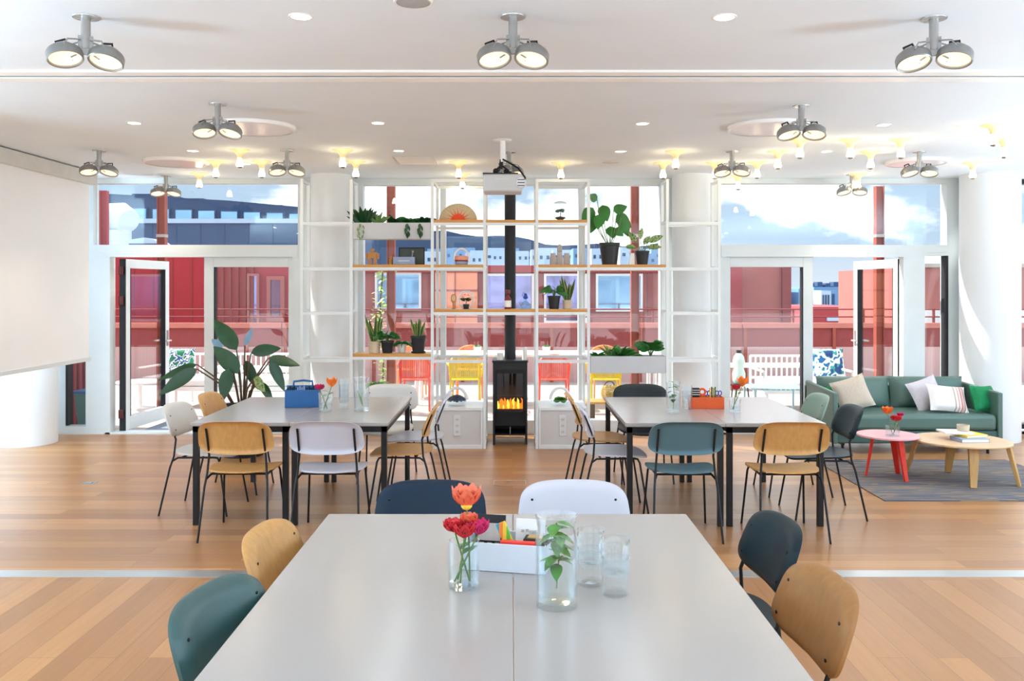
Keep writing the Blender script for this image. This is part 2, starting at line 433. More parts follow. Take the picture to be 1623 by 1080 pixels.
# ---------------------------------------------------------------- room shell
WY = 10.15
wx = lambda u: X(u, WY)
wz = lambda v: Z(v, WY)
TRK = 5.2
struct(MB().box(-8, 8, TRK, 10.34, -.1, 0).build('floor', M['floor_far']))
struct(MB().box(-8, 8, -2.2, TRK, -.1, 0).build('floor', M['floor_near']))
struct(MB().box(-8, 8, 5.145, 5.265, 0, .003).build('trim_1', M['steel_strip']))
struct(MB().box(-8.2, 8.2, -2.2, 10.34, CEIL, 3.2).build('ceiling', M['ceil']))
struct(MB().box(-8.2, -8, -2.2, 10.34, -.1, CEIL).build('wall_left', M['plaster']))
# right-hand and rear walls (out of frame): openings between slim piers, added to let in daylight
wr = MB().box(8, 8.2, -2.2, 10.34, -.1, .1).box(8, 8.2, -2.2, 10.34, 2.86, CEIL)
for k in range(6):
    y = -2 + 12.2 * k / 5
    wr.box(8, 8.2, max(-2.2, y - .14), min(10.34, y + .14), .1, 2.86)
struct(wr.build('wall_right', M['plaster']))
wr = MB().box(-8, 8, -2.2, -2, -.1, .1).box(-8, 8, -2.2, -2, 2.86, CEIL)
for k in range(6):
    x = -8 + 16 * k / 5
    wr.box(max(-8, x - .1), min(8, x + .1), -2.2, -2, .1, 2.86)
struct(wr.build('wall_rear', M['plaster']))
# ceiling partition track: two white lips either side of a dark groove
g = MB()
g.box(-8, 8, 5.075, 5.165, CEIL - .014, CEIL).box(-8, 8, 5.225, 5.32, CEIL - .014, CEIL)
struct(g.build('trim_2', M['track']))
struct(MB().box(-8, 8, 5.165, 5.225, CEIL - .004, CEIL).build('trim_3', M['dark_gap']))

def frame_of(mb, x0, x1, z0, z1, t, y0=WY, y1=WY + .14):
    mb.box(x0, x0 + t, y0, y1, z0, z1).box(x1 - t, x1, y0, y1, z0, z1)
    mb.box(x0 + t, x1 - t, y0, y1, z1 - t, z1).box(x0 + t, x1 - t, y0, y1, z0, z0 + t)
    return mb
def pane(parent, x0, x1, z0, z1, y=WY + .07):
    return MB().box(x0, x1, y - .006, y + .006, z0, z1).build('pane', M['glass'], parent)
ZT = wz(284); ZH = wz(400)
# back wall: the solid piers of the facade
wb = MB()
wb.box(-8, wx(92), WY, WY + .19, -.1, CEIL)
wb.box(wx(148), wx(166), WY, WY + .19, 0, ZH)                          # jamb left of the left door
wb.box(wx(472), wx(566), WY, WY + .19, 0, CEIL)                        # behind the left round pillar
wb.box(wx(1056), wx(1143), WY, WY + .19, 0, CEIL)                      # behind the right pillar
wb.box(wx(1503), wx(1611), WY, WY + .19, 0, CEIL)
wb.box(wx(92), wx(472), WY, WY + .19, ZT, CEIL).box(wx(566), wx(1056), WY, WY + .19, ZT, CEIL).box(wx(1143), wx(1503), WY, WY + .19, ZT, CEIL)
wb.box(wx(1611), 8, WY, WY + .19, ZT, CEIL)
wb.box(-8, 8, WY, WY + .19, -.1, 0)
struct(wb.build('wall_back', M['frame']))
# window_1: narrow full height light at the far left, behind the screen
w = sthing('window_1', (0, 0, 0))
frame_of(MB(), wx(92), wx(148), 0, ZT, .09).build('window_frame', M['frame'], w)
MB().box(wx(104), wx(107.5), WY - .002, WY + .12, .1, ZT - .1).build('seal', M['rubber'], w)
pane(w, wx(104), wx(140), .09, ZT - .09)
# window_2: transom over the left doors
w = sthing('window_2')
f = MB().box(wx(148), wx(472), WY - .01, WY + .14, ZH, ZH + .085)
f.box(wx(148), wx(472), WY, WY + .14, ZT - .05, ZT)
f.build('window_frame', M['frame'], w); pane(w, wx(148), wx(472), ZH + .085, ZT - .05)
# window_3: the big middle glazing behind the shelves
w = sthing('window_3')
f = frame_of(MB(), wx(566), wx(1056), 0, ZT, .07)
for u in (702, 921): f.box(wx(u) - .03, wx(u) + .03, WY, WY + .14, .07, ZT - .07)
f.box(wx(566) + .07, wx(1056) - .07, WY, WY + .14, .07, .16)
f.build('window_frame', M['frame'], w)
for a, b in ((566, 702), (702, 921), (921, 1056)): pane(w, wx(a) + .03, wx(b) - .03, .16, ZT - .07)
# window_4: transom over the right doors
w = sthing('window_4')
f = MB().box(wx(1143), wx(1503), WY - .01, WY + .14, ZH, ZH + .085).box(wx(1143), wx(1503), WY, WY + .14, ZT - .05, ZT)
f.box(wx(1500.5), wx(1503), WY - .002, WY + .13, ZH + .085, ZT - .05)
f.build('window_frame', M['frame'], w); pane(w, wx(1143), wx(1502), ZH + .085, ZT - .05)
# window_5: narrow light right of the right doors
w = sthing('window_5')
f = MB().box(wx(1440), wx(1466), WY, WY + .14, 0, ZH).box(wx(1466), wx(1503), WY, WY + .14, 0, .1).box(wx(1466), wx(1503), WY, WY + .14, ZH - .04, ZH)
f.build('window_frame', M['frame'], w)
MB().box(wx(1500), wx(1503), WY - .002, WY + .13, .1, ZH - .04).build('seal', M['rubber'], w)
pane(w, wx(1466), wx(1500), .1, ZH - .04)
# window_6: dark framed window right of the right column
w = sthing('window_6')
f = frame_of(MB(), wx(1611), 7.6, .06, ZT, .055)
f.build('window_frame', M['black'], w)
MB().box(wx(1611), 7.6, WY - .03, WY + .14, wz(384), wz(373)).build('transom_bar', M['frame'], w)
pane(w, wx(1615), 7.55, .1, ZT - .06)
struct(MB().box(7.6, 8, WY, WY + .19, 0, CEIL).build('wall_back', M['plaster']))

def leaf_door(parent, w, h, hand):
    # local: hinge at origin, leaf runs along +Y
    t = .065
    d = thing('door_leaf', '', ''); 
    for k in ('label', 'category'): del d[k]
    d.parent = parent
    f = MB()
    s = .105
    f.box(-t / 2, t / 2, 0, s, .02, h).box(-t / 2, t / 2, w - s, w, .02, h).box(-t / 2, t / 2, s, w - s, h - s, h).box(-t / 2, t / 2, s, w - s, .02, .02 + s * 1.5)
    f.build('leaf_frame', M['frame'], d, bev=.004)
    e = MB()
    for y in (s, w - s - .012): e.box(-t / 2 - .003, t / 2 + .003, y, y + .012, .02 + s * 1.5, h - s)
    e.box(-t / 2 - .004, t / 2 + .004, -.014, 0, .02, h)
    e.build('seal', M['rubber'], d)
    MB().box(-.008, .008, s, w - s, .18, h - s).build('pane', M['glass'], d)
    for z in (.22, 1.55, 1.9):
        MB().tube([(0, -.045, z - .05), (0, -.045, z + .05)], .028, 10).build('hinge', M['hinge'], d)
    hd = MB()
    for sx in (-1, 1):
        hd.box(min(sx * t / 2, sx * (t / 2 + .008)), max(sx * t / 2, sx * (t / 2 + .008)), w - .075, w - .03, .95, 1.15)
        hd.tube([(sx * t / 2, w - .05, 1.02), (sx * (t / 2 + .05), w - .05, 1.02), (sx * (t / 2 + .05), w - .17, 1.02)], .01, 8)
    hd.build('door_handle', M['chrome'], d)
    return d
def door_set(name, x_open0, x_open1, x_fix0, x_fix1, hinge_x, lean):
    d = sthing(name)
    lo, hi = min(x_open0, x_fix0), max(x_open1, x_fix1)
    f = MB().box(lo, hi, WY - .01, WY + .14, ZH - .055, ZH)
    f.box(lo, lo + .06, WY, WY + .14, 0, ZH - .055).box(hi - .06, hi, WY, WY + .14, 0, ZH - .055)
    f.box(lo, hi, WY, WY + .19, -.01, .018)
    f.build('door_frame', M['frame'], d)
    # the closed leaf
    g = frame_of(MB(), x_fix0, x_fix1, .02, ZH - .056, .115, WY + .03, WY + .1)
    g.box(x_fix0 + .115, x_fix1 - .115, WY + .03, WY + .1, .13, .2)
    g.build('closed_leaf', M['frame'], d, bev=.004)
    sd = MB(); xs = x_fix0 + .115 if hinge_x < 0 else x_fix1 - .13
    sd.box(xs, xs + .015, WY + .027, WY + .103, .2, ZH - .172); sd.build('seal', M['rubber'], d)
    pane(d, x_fix0 + .115, x_fix1 - .115, .2, ZH - .17)
    l = leaf_door(d, 1.06, ZH - .075, 1); l.location = (hinge_x, WY + .13, 0); l.rotation_euler = (0, 0, lean)
door_set('door_1', wx(166), wx(322), wx(322), wx(472), wx(187), math.atan2(-.10, 1.06))
door_set('door_2', wx(1290), wx(1440), wx(1143), wx(1290), wx(1435), math.atan2(.11, 1.06))

# round columns and pillars
struct(MB().lathe([(.31, 0), (.31, CEIL)], 48, (-5.32, 9.58, 0)).build('round_column', M['plaster'], angle=60))
struct(MB().lathe([(.31, 0), (.31, CEIL)], 48, (5.37, 9.83, 0)).build('round_column', M['plaster'], angle=60))
for x in (-2.04, 2.04):
    struct(MB().lathe([(.23, 0), (.23, CEIL)], 40, (x, 9.88, 0)).build('round_column', M['plaster'], angle=60))

# ---------------------------------------------------------------- projection screen, along the left side
s = thing('projection_screen', 'large white roll-down projection screen hanging along the left side of the room', 'projection screen', (-4.6, 7.4, CEIL))
MB().box(-.09, .06, -2.4, 2.18, -.15, -.012).build('casing', M['casing'], s, bev=.004)
MB().box(-.004, .004, -2.3, 2.1, Z(570, 9.45) - CEIL + .02, -.15).build('screen_fabric', M['screen'], s)
MB().box(-.014, .014, -2.32, 2.12, Z(570, 9.45) - CEIL - .02, Z(570, 9.45) - CEIL + .02).build('bottom_bar', M['frame'], s)
for y in (-1.8, 0, 1.8): MB().box(-.05, .02, y - .03, y + .03, -.014, 0).build('ceiling_bracket', M['dark_gap'], s)

# ---------------------------------------------------------------- ceiling fittings
def spot_fixture(name):
    t = thing(name, '', '')
    MB().lathe([(.058, -.006), (.06, -.001), (.06, 0)], 24).build('ceiling_plate', M['chrome'], t)
    MB().lathe([(.021, -.15), (.021, 0)], 16).build('stem', M['chrome'], t)
    y = MB()
    y.box(-.032, .032, -.012, .012, -.175, -.09)
    y.box(-.08, .08, -.004, .004, -.165, -.15)
    for sx in (-1, 1):
        for sy in (-1, 1):
            y.tube([(sx * .02, sy * .02, -.11), (sx * .07, sy * .05, -.12), (sx * .088, sy * .078, -.16)], .004, 6)
            y.tube([(sx * .02, sy * .012, -.17), (sx * .06, sy * .03, -.2)], .004, 6)
    y.build('yoke', M['chrome'], t)
    for sx in (-1, 1):
        tilt = Matrix.Translation((sx * .09, 0, -.175)) @ Matrix.Rotation(sx * .16, 4, 'Y') @ Matrix.Rotation(-.3, 4, 'X')
        h = MB().olathe([(.0005, .037), (.02, .036), (.05, .03), (.074, .01), (.08, -.002), (.08, -.034), (.076, -.038), (.071, -.034), (.069, -.02)], 28, (0, 0, 0), tilt)
        ho = h.build('lamp_head', M['chrome_lit'], t)
        MB().olathe([(.070, -.026), (.05, -.021), (.001, -.015)], 24, (0, 0, 0), tilt).build('lens', M['lens'], ho)
        c = MB()
        c.tube([tilt @ Vector((-.025, 0, .03)), tilt @ Vector((-.03, 0, .06)), tilt @ Vector((.01, 0, .07)), tilt @ Vector((.02, 0, .03))], .006, 6)
        c.lathe([(.018, .03), (.018, .045)], 12, (0, 0, 0), tilt)
        c.build('cable_clip', M['black'], ho)
    return t
SPOTW = 12
def spot_light(x, y, e, col=(1, .84, .62)):
    l = bpy.data.lights.new('spot_glow', 'SPOT'); l.energy = e; l.color = col; l.spot_size = math.radians(105); l.spot_blend = .7; l.shadow_soft_size = .09
    o = bpy.data.objects.new('spot_glow', l); COL.objects.link(o); o.location = (x, y, CEIL - .235)
spots = [(136, 27, 'twin-head ceiling spotlight nearest the top left corner, before the ceiling track'),
         (813, 26, 'twin-head ceiling spotlight in the middle of the near row, before the ceiling track'),
         (1480, 29, 'twin-head ceiling spotlight nearest the top right corner, before the ceiling track'),
         (345, 165, 'twin-head spotlight overlapping the large left ceiling recess'),
         (1270, 168, 'twin-head spotlight overlapping the large right ceiling recess'),
         (157, 239, 'twin-head spotlight just above the far end of the projection screen casing'),
         (455, 239, 'twin-head spotlight just right of the lit bulb cluster on the left'),
         (807, 241, 'dull twin-head spotlight behind the hanging projector'),
         (1160, 240, 'twin-head spotlight above the right round pillar, among lit bulbs'),
         (1457, 241, 'twin-head spotlight amid the lit bulbs over the right doors'),
         (263, 279, 'twin-head spotlight hanging in front of the upper left window'),
         (1350, 277, 'twin-head spotlight hanging in front of the cloudy upper right window')]
proto = None
for i, (u, v, lb) in enumerate(spots):
    y = 1.26 * F / (HV - v); x = X(u, y)
    rz = (.35, 0, -.35, .1, -.1, .25, .15, .9, -.3, -.1, .2, -.1)[i]
    if proto is None:
        proto = spot_fixture('ceiling_spotlight'); o = proto; o.location = (x, y, CEIL); o.rotation_euler = (0, 0, rz)
        tag(o, lb, 'spotlight', 'twin-head spotlights on the ceiling')
    else: o = dup(proto, (x, y, CEIL), rz, lb)
    spot_light(x, y, SPOTW)

def bulb_lamp():
    t = thing('bulb_ceiling_lamp', '', '')
    MB().lathe([(.024, -.075), (.028, -.05), (.05, -.02), (.098, -.004), (.1, 0)], 24).build('lamp_holder', M['brass'], t)
    MB().lathe([(.001, -.168), (.02, -.163), (.031, -.145), (.032, -.13), (.024, -.1), (.016, -.08), (.014, -.074)], 20).build('bulb', M['bulb'], t)
    MB().lathe([(.001, -.171), (.019, -.166), (.026, -.155), (.0265, -.154), (.001, -.154)], 20).build('bulb_tip', M['bulbtip'], t)
    return t
bulbs = [(380, 238, 'lit bare bulb above the middle of the left bulb cluster, nearest one of the four'),
         (342, 256, 'lit bare bulb in the left cluster, left of the two in its middle row'),
         (415, 256, 'lit bare bulb in the left cluster, just left of a twin-head spotlight'),
         (316, 275, 'lit bare bulb lowest and leftmost in the left cluster, against the upper left window'),
         (543, 238, 'lit bare bulb in front of the left round pillar, nearer one of two'),
         (564, 256, 'lit bare bulb at the top right corner of the left round pillar'),
         (727, 257, 'lit bare bulb above the bay with the paper fan, nearer one of two'),
         (733, 276, 'lit bare bulb close to the glass right above the paper fan'),
         (889, 258, 'lit bare bulb above the shelf bay with the small jar terrarium'),
         (1071, 240, 'lit bare bulb above the right round pillar, nearer one of the pair on its left'),
         (1051, 258, 'lit bare bulb at the top left corner of the right round pillar'),
         (1133, 258, 'lit bare bulb half hidden by the spotlight above the right pillar'),
         (1170, 278, 'lit bare bulb hanging at the left edge of the upper right window'),
         (1200, 257, 'lit bare bulb just right of the spotlight above the right pillar'),
         (1233, 240, 'lit bare bulb below and left of the spotlight at the right ceiling recess'),
         (1268, 221, 'lit bare bulb directly below the spotlight at the right ceiling recess'),
         (1348, 221, 'lit bare bulb in the middle of the three-bulb row right of the recess spotlight'),
         (1428, 221, 'lit bare bulb at the right end of the three-bulb row right of the recess spotlight'),
         (1380, 240, 'lit bare bulb between the three-bulb row and the upper right window'),
         (1360, 276, 'lit bare bulb tucked right behind the spotlight before the cloudy window'),
         (1575, 198, 'lit bare bulb at the far right, nearest and largest of all the bulbs'),
         (1592, 220, 'lit bare bulb at the far right edge, second one back from the largest'),
         (1542, 258, 'lit bare bulb in front of the round column at the right')]
proto = None
for u, v, lb in bulbs:
    y = 1.26 * F / (HV - v); x = X(u, y)
    if proto is None:
        proto = bulb_lamp(); o = proto; o.location = (x, y, CEIL)
        tag(o, lb, 'ceiling lamp', 'bare bulb lamps on the ceiling')
    else: o = dup(proto, (x, y, CEIL), 0, lb)

def downlight():
    t = thing('recessed_downlight', '', '')
    MB().olathe([(.044, -.0015), (.047, -.004), (.055, -.004), (.058, 0)], 24).build('trim_ring', M['track'], t)
    MB().lathe([(.001, -.0025), (.045, -.0025), (.045, -.001)], 24).build('diffuser', M['led'], t)
    return t
DLW = 1.2
downs = [(477, 26, 'round recessed downlight, left one of the two near the top edge'), (1148, 27, 'round recessed downlight, right one of the two near the top edge'),
         (213, 195, 'recessed downlight at far left beyond the ceiling track'), (599, 195, 'recessed downlight beyond the track, left of the middle'),
         (1018, 196, 'recessed downlight beyond the track, right of the middle'), (1400, 198, 'recessed downlight beyond the track, above the row of three bulbs'),
         (305, 239, 'small recessed downlight left of the left bulb cluster'), (632, 239, 'small recessed downlight between the left pillar bulbs and the projector'),
         (983, 240, 'small recessed downlight left of the right pillar bulbs'), (1310, 240, 'small recessed downlight between bulbs over the right doors'),
         (389, 260, 'tiny recessed downlight between bulbs of the left cluster'), (1599, 244, 'small recessed downlight at the right edge behind the largest bulbs')]
proto = None
for u, v, lb in downs:
    y = 1.26 * F / (HV - v); x = X(u, y)
    if proto is None:
        proto = downlight(); proto.location = (x, y, CEIL); tag(proto, lb, 'downlight', 'recessed downlights')
    else: dup(proto, (x, y, CEIL), 0, lb)
    l = bpy.data.lights.new('downlight_glow', 'AREA'); l.shape = 'DISK'; l.size = .085; l.energy = DLW; l.color = (.95, .98, 1)
    o = bpy.data.objects.new('downlight_glow', l); COL.objects.link(o); o.location = (x, y, CEIL - .008)
# the rest of the downlight grid, over the camera's end of the room
for y in (2, 0):
    for x in (-5, -3, -1, 1, 3, 5):
        l = bpy.data.lights.new('downlight_glow', 'AREA'); l.shape = 'DISK'; l.size = .085; l.energy = DLW; l.color = (.95, .98, 1)
        o = bpy.data.objects.new('downlight_glow', l); COL.objects.link(o); o.location = (x, y, CEIL - .008)

# added fill spots, out of view, aimed up to brighten the ceiling
for x, y in ((-6.4, 2.5), (6.4, 2.5), (-7.5, 6.2), (7.6, 5.8), (-2.6, -1.2), (2.6, -1.2)):
    l = bpy.data.lights.new('ceiling_fill', 'SPOT'); l.energy = FILLW * (.7 if x > 7 else 1.5 if y > 5 else 1.0 if y > 0 else .36); l.color = (.61, .83, 1); l.spot_size = math.radians(155); l.spot_blend = .5; l.shadow_soft_size = .6
    o = bpy.data.objects.new('ceiling_fill', l); COL.objects.link(o); o.location = (x, y, .7); o.rotation_euler = (PI, 0, 0)

FILL_LAMP = None  # bowl lamps added only to house the unseen ceiling fill spots
for x, y in ((-6.4, 2.5), (6.4, 2.5), (-7.5, 6.2), (7.6, 5.8), (-2.6, -1.2), (2.6, -1.2)):
    if FILL_LAMP is None:
        FILL_LAMP = thing('added_fill_lamp', 'added white bowl lamp, out of view, housing a ceiling fill light', 'floor lamp', (x, y, 0), 0, 'added ceiling fill lamps out of view')
        MB().lathe([(.2, 0), (.2, .015), (.03, .03)], 24).build('lamp_base', M['frame'], FILL_LAMP)
        MB().tube([(0, 0, .02), (0, 0, .52)], .014, 10).build('pole', M['frame'], FILL_LAMP)
        MB().olathe([(.0005, .5), (.1, .52), (.2, .6), (.22, .66), (.212, .66), (.19, .605), (.0005, .515)], 28).build('bowl_shade', M['frame'], FILL_LAMP)
    else: dup(FILL_LAMP, (x, y, 0))

# large round ceiling recesses, speakers, vent
for u, y, r, lb in ((402, 6.85, .31, 'large round white ceiling recess on the left, beyond the track'), (1220, 6.85, .31, 'large round white ceiling recess on the right, beyond the track'),
                    (279, 8.75, .30, 'smaller-looking round ceiling recess at far left before the upper left window'), (1452, 8.75, .28, 'faint round ceiling recess at right behind a twin-head spotlight')):
    t = thing('ceiling_recess', lb, 'ceiling recess', (X(u, y), y, CEIL), 0, 'round ceiling recesses')
    MB().olathe([(r - .012, -.03), (r, -.032), (r + .012, -.026), (r + .016, 0)], 40).build('rim', M['track'], t)
    MB().lathe([(.001, -.004), (r - .02, -.004), (r - .01, -.028)], 40).build('dish', M['whitegloss'], t)
t = thing('ceiling_speaker', 'round grey-grilled ceiling speaker cut by the top edge of the photo', 'speaker', (X(655, 3.86), 3.86, CEIL))
MB().olathe([(.075, -.006), (.084, -.007), (.088, 0)], 32).build('rim', M['track'], t)
MB().lathe([(.001, -.008), (.05, -.007), (.076, -.004)], 32).build('grille', mat('speaker_grille', (176, 176, 178), .7), t)
t = thing('ceiling_speaker', 'small flat round ceiling speaker right of the projector', 'speaker', (X(968, 8.8), 8.8, CEIL))
MB().olathe([(.075, -.006), (.084, -.007), (.088, 0)], 32).build('rim', M['casing'], t)
MB().lathe([(.001, -.008), (.05, -.007), (.076, -.004)], 32).build('grille', M['casing'], t)
t = thing('ceiling_vent', 'flat rectangular ceiling vent panel left of the lit bulbs over the fan', 'vent', (X(659, 8.7), 8.7, CEIL))
MB().box(-.2, .2, -.28, .28, -.006, 0).build('panel', M['casing'], t, bev=.002)
g = MB()
for k in range(9): g.box(-.18, .18, -.25 + k * .06, -.25 + k * .06 + .012, -.009, -.006)
g.build('slats', M['track'], t)

# projector
t = thing('projector', 'white ceiling projector hanging on a pole in front of the black flue', 'projector', (X(797, 7.49), 7.49, CEIL))
pb = MB().box(-.165, .165, -.13, .17, -.455, -.305).build('projector_body', M['projector'], t, bev=.014)
MB().box(-.168, .13, -.132, .168, -.306, -.298).build('top_plate', M['black'], t)
MB().tube([(.155, -.135, -.38), (.155, .0, -.38)], .042, 20).build('lens_barrel', M['whitegloss'], t)
g = MB(); 
for z in (-.36, -.385, -.41): g.box(.125, .185, -.14, -.135, z, z + .006)
g.build('lens_grille', M['black'], t)
MB().box(-.06, .05, -.1315, -.1295, -.358, -.345).build('maker_plate', M['casing'], t)
MB().box(-.166, .166, -.1325, -.13, -.402, -.399).build('panel_seam', M['casing'], t)
g = MB().lathe([(.07, -.012), (.085, 0)], 20)
g.tube([(0, 0, -.005), (0, 0, -.19)], .024, 14); g.build('ceiling_pole', M['track'], t)
g = MB().tube([(-.01, 0, -.17), (-.02, 0, -.25)], .018, 10)
for a in range(4):
    an = a * PI / 2 + .6; g.tube([(-.01, 0, -.22), (.08 * math.cos(an), .09 * math.sin(an), -.27), (.1 * math.cos(an), .12 * math.sin(an), -.302)], .007, 6)
g.ball((-.06, -.02, -.27), .025).ball((.03, -.03, -.275), .025)
g.build('mount_bracket', M['black'], t)
MB().tube([(0, -.02, -.17), (.05, -.05, -.2), (.13, -.06, -.25), (.19, -.06, -.33), (.18, -.05, -.4)], .008, 8).build('cable', M['black'], t)

# ---------------------------------------------------------------- shelving unit
SY = 9.22
sx = lambda u: X(u, SY)
sz = lambda v: Z(v, SY)
t = thing('shelving_unit', 'open white steel shelving unit spanning the middle window, with oak boards', 'shelves', (0, SY, 0))
PT = .03
BK = .66; SH = .33
TOP = sz(284)
posts = [(478, SH), (556.5, SH), (685, BK), (768, BK), (851, BK), (933, BK), (1058, SH), (1140, SH)]
for u, dp in posts:
    x = sx(u); zt = TOP
    MB().box(x - PT / 2, x + PT / 2, 0, PT, 0, zt).build('post', M['shelf_white'], t)
    MB().box(x - PT / 2, x + PT / 2, dp - PT, dp, 0, zt).build('post', M['shelf_white'], t)
    g = MB()
    for z in (.02, sz(570), sz(495), sz(425), sz(353), zt - PT):
        g.box(x - PT / 2 + .002, x + PT / 2 - .002, PT, dp - PT, z, z + .022)
    g.build('side_rail', M['shelf_white'], t)
bays = [(478, 556.5), (556.5, 685), (685, 768), (768, 851), (851, 933), (933, 1058), (1058, 1140)]
rails = {0: (352, 424, 495, 570), 6: (352, 424, 495, 570), 1: (424, 566), 2: (353, 424, 495, 571), 3: (353, 495), 4: (353, 424, 495, 571), 5: (424,)}
for k, (a, b) in enumerate(bays):
    x0 = sx(a) + PT / 2; x1 = sx(b) - PT / 2; dp = BK if k in (2, 4) else SH
    for v in rails[k]:
        z = sz(v)
        MB().box(x0, x1, 0, .022, z - .03, z).build('cross_rail', M['shelf_white'], t)
        if k != 3: MB().box(x0, x1, dp - .022, dp, z - .03, z).build('cross_rail', M['shelf_white'], t)
    if k in (2, 4):
        for q in (0, dp - PT): MB().box(x0, x1, q, q + PT, TOP - PT, TOP).build('top_rail', M['shelf_white'], t)
boards = [(1, 424), (1, 566), (2, 353), (2, 424), (2, 495), (3, 353), (3, 495), (4, 353), (4, 424), (4, 495), (5, 424)]
BT = .03
for k, v in boards:
    a, b = bays[k]; x0 = sx(a) + PT / 2 - .003; x1 = sx(b) - PT / 2 + .003
    dp = .36 if k in (2, 4) else SH - .01
    MB().box(x0, x1, .003, dp, sz(v), sz(v) + BT).build('shelf_board', M['oakx'], t, bev=.002)
def shelf_z(v): return sz(v) + BT
# base cabinets with sockets, standing in the two bays beside the stove
for (a, b), lb, uo in (((685, 768), 'low pale grey cabinet with a triple socket, left of the black stove', 724.5), ((851, 933), 'low pale grey cabinet with a triple socket, right of the black stove', 892)):
    x0 = sx(a) + PT / 2 + .004; x1 = sx(b) - PT / 2 - .004
    c = thing('base_cabinet', lb, 'cabinet', ((x0 + x1) / 2, SY, 0), 0, 'low cabinets beside the stove')
    h = (x1 - x0) / 2
    g = MB().box(-h, h, .0, .6, .0, .04).box(-h, h, .0, .6, .405, .435).box(-h, -h + .02, 0, .6, .04, .405).box(h - .02, h, 0, .6, .04, .405)
    g.build('carcass', M['shelf_white'], c, bev=.002)
    MB().box(-h + .02, h - .02, .012, .59, .04, .405).build('front_panel', M['cab'], c)
    ux = X(uo, SY) - (x0 + x1) / 2
    p = MB().box(ux - .036, ux + .036, .004, .012, .135, .355).build('socket_plate', M['outlet'], c, bev=.003)
    for k in range(3):
        zc = .18 + k * .065
        MB().lathe([(.001, .0), (.02, .001), (.022, .003)], 18, (0, 0, 0), Matrix.Translation((ux, .0035, zc)) @ Matrix.Rotation(PI / 2, 4, 'X')).build('socket', M['casing'], p)
        g = MB()
        for q in (-1, 1): g.box(ux + q * .008 - .003, ux + q * .008 + .003, -.002, .001, zc - .003, zc + .003)
        g.build('socket_holes', M['black'], p)

# stove
ST = 9.47
s = thing('wood_stove', 'tall slim black stove with a fire burning behind its glass', 'stove', (X(808.5, ST), ST, 0))
hw = .187; zt = Z(572, ST)
g = MB()
for x0, x1 in ((-hw, -hw + .022), (hw - .022, hw)): g.box(x0, x1, 0, .4, 0, zt - .02)
g.box(-hw + .022, hw - .022, 0, .4, zt - .1, zt - .02).box(-hw + .022, hw - .022, .37, .4, .08, zt - .1)
g.box(-hw + .022, hw - .022, .0, .4, .1, .115)
g.build('stove_body', M['stove'], s, bev=.002)
MB().box(-hw - .008, hw + .008, -.008, .405, zt - .02, zt).build('top_plate', M['stove'], s, bev=.004)
MB().box(-hw + .022, hw - .022, .02, .37, .2, .36).build('lower_door', M['stove_in'], s, bev=.003)
fr = MB().box(-hw + .022, -hw + .05, .005, .03, .36, zt - .1).box(hw - .05, hw - .022, .005, .03, .36, zt - .1).box(-hw + .05, hw - .05, .005, .03, zt - .14, zt - .1).box(-hw + .05, hw - .05, .005, .03, .34, .36)
dr = fr.build('fire_door', M['stove_in'], s)
MB().box(-hw + .05, hw - .05, .014, .02, .36, zt - .14).build('pane', M['smoke_glass'], dr)
MB().box(-hw + .022, hw - .022, .03, .37, .365, .375).build('fire_grate', M['stove_in'], s)
for k in range(3):
    MB().tube([(-.12 + k * .06, .12 + .03 * k, .4 + .01 * k), (.02 + k * .05, .18 - .02 * k, .41 + .012 * k)], .022, 8).build('log', M['log'], s)
for k in range(15):
    x = -.128 + .256 * k / 14; h = .06 + .06 * abs(math.sin(k * 1.9 + .4)); z0 = .385
    f = MB().tube([(x, .05, z0), (x + .012 * math.sin(k), .05, z0 + h * .4), (x - .01 * math.cos(k * 2), .05, z0 + h * .75), (x + .012 * math.sin(k * 3), .05, z0 + h)], [.012, .017, .011, .001], 8)
    f.build('flame', M['flame' if k % 3 else 'flamey'], s)
MB().tube([(-.15, .06, .1), (.15, .06, .1)], .006, 6).tube([(-.15, .06, .07), (.15, .06, .07)], .006, 6).box(-.004, .004, .05, .07, .04, .19).build('bottom_rail', M['chrome'], s)
MB().lathe([(.062, zt), (.062, CEIL - .005)], 24, (0, .25, 0)).build('flue_pipe', M['stove'], s)
MB().lathe([(.075, CEIL - .03), (.075, CEIL - .005)], 24, (0, .25, 0)).build('ceiling_collar', M['stove'], s)
# ---------------------------------------------------------------- tables
TH = .74
def table(label, x0, x1, y0, y1, legs, rz=0):
    cx, cy = (x0 + x1) / 2, (y0 + y1) / 2
    t = thing('meeting_table', label, 'table', (cx, cy, 0), 0, 'white-topped tables')
    w, d = (x1 - x0) / 2 - .0008, (y1 - y0) / 2
    MB().box(-w, w, -d, d, TH - .022, TH).build('tabletop', M['tabletop'], t, bev=.003)
    MB().box(-w + .001, w - .001, -d + .001, d - .001, TH - .027, TH - .022).build('underside', M['table_edge'], t)
    g = MB(); i = .012
    for yy in (-d + i, d - i - .03): g.box(-w + i, w - i, yy, yy + .03, TH - .07, TH - .027)
    for xx in (-w + i, w - i - .03): g.box(xx, xx + .03, -d + i, d - i, TH - .07, TH - .027)
    g.build('apron', M['black'], t)
    for ax in (-1, 1):
        for ay in (-1, 1):
            x = ax * (w - i - .02); y = ay * (d - i - .02)
            MB().box(x - .02, x + .02, y - .02, y + .02, 0, TH - .027).build('leg', M['black'], t, bev=.002)
    return t
LX0, LX1, LY0, LY1 = -2.30, -.885, 6.25, 7.70
RX0, RX1, RY0, RY1 = .808, 2.235, 6.22, 7.70
FX0, FX1, FY0, FY1 = -.785, .745, 2.02, 3.735
table('white table with black legs, left half of the left pair in the far row', LX0, (LX0 + LX1) / 2, LY0, LY1, 0)
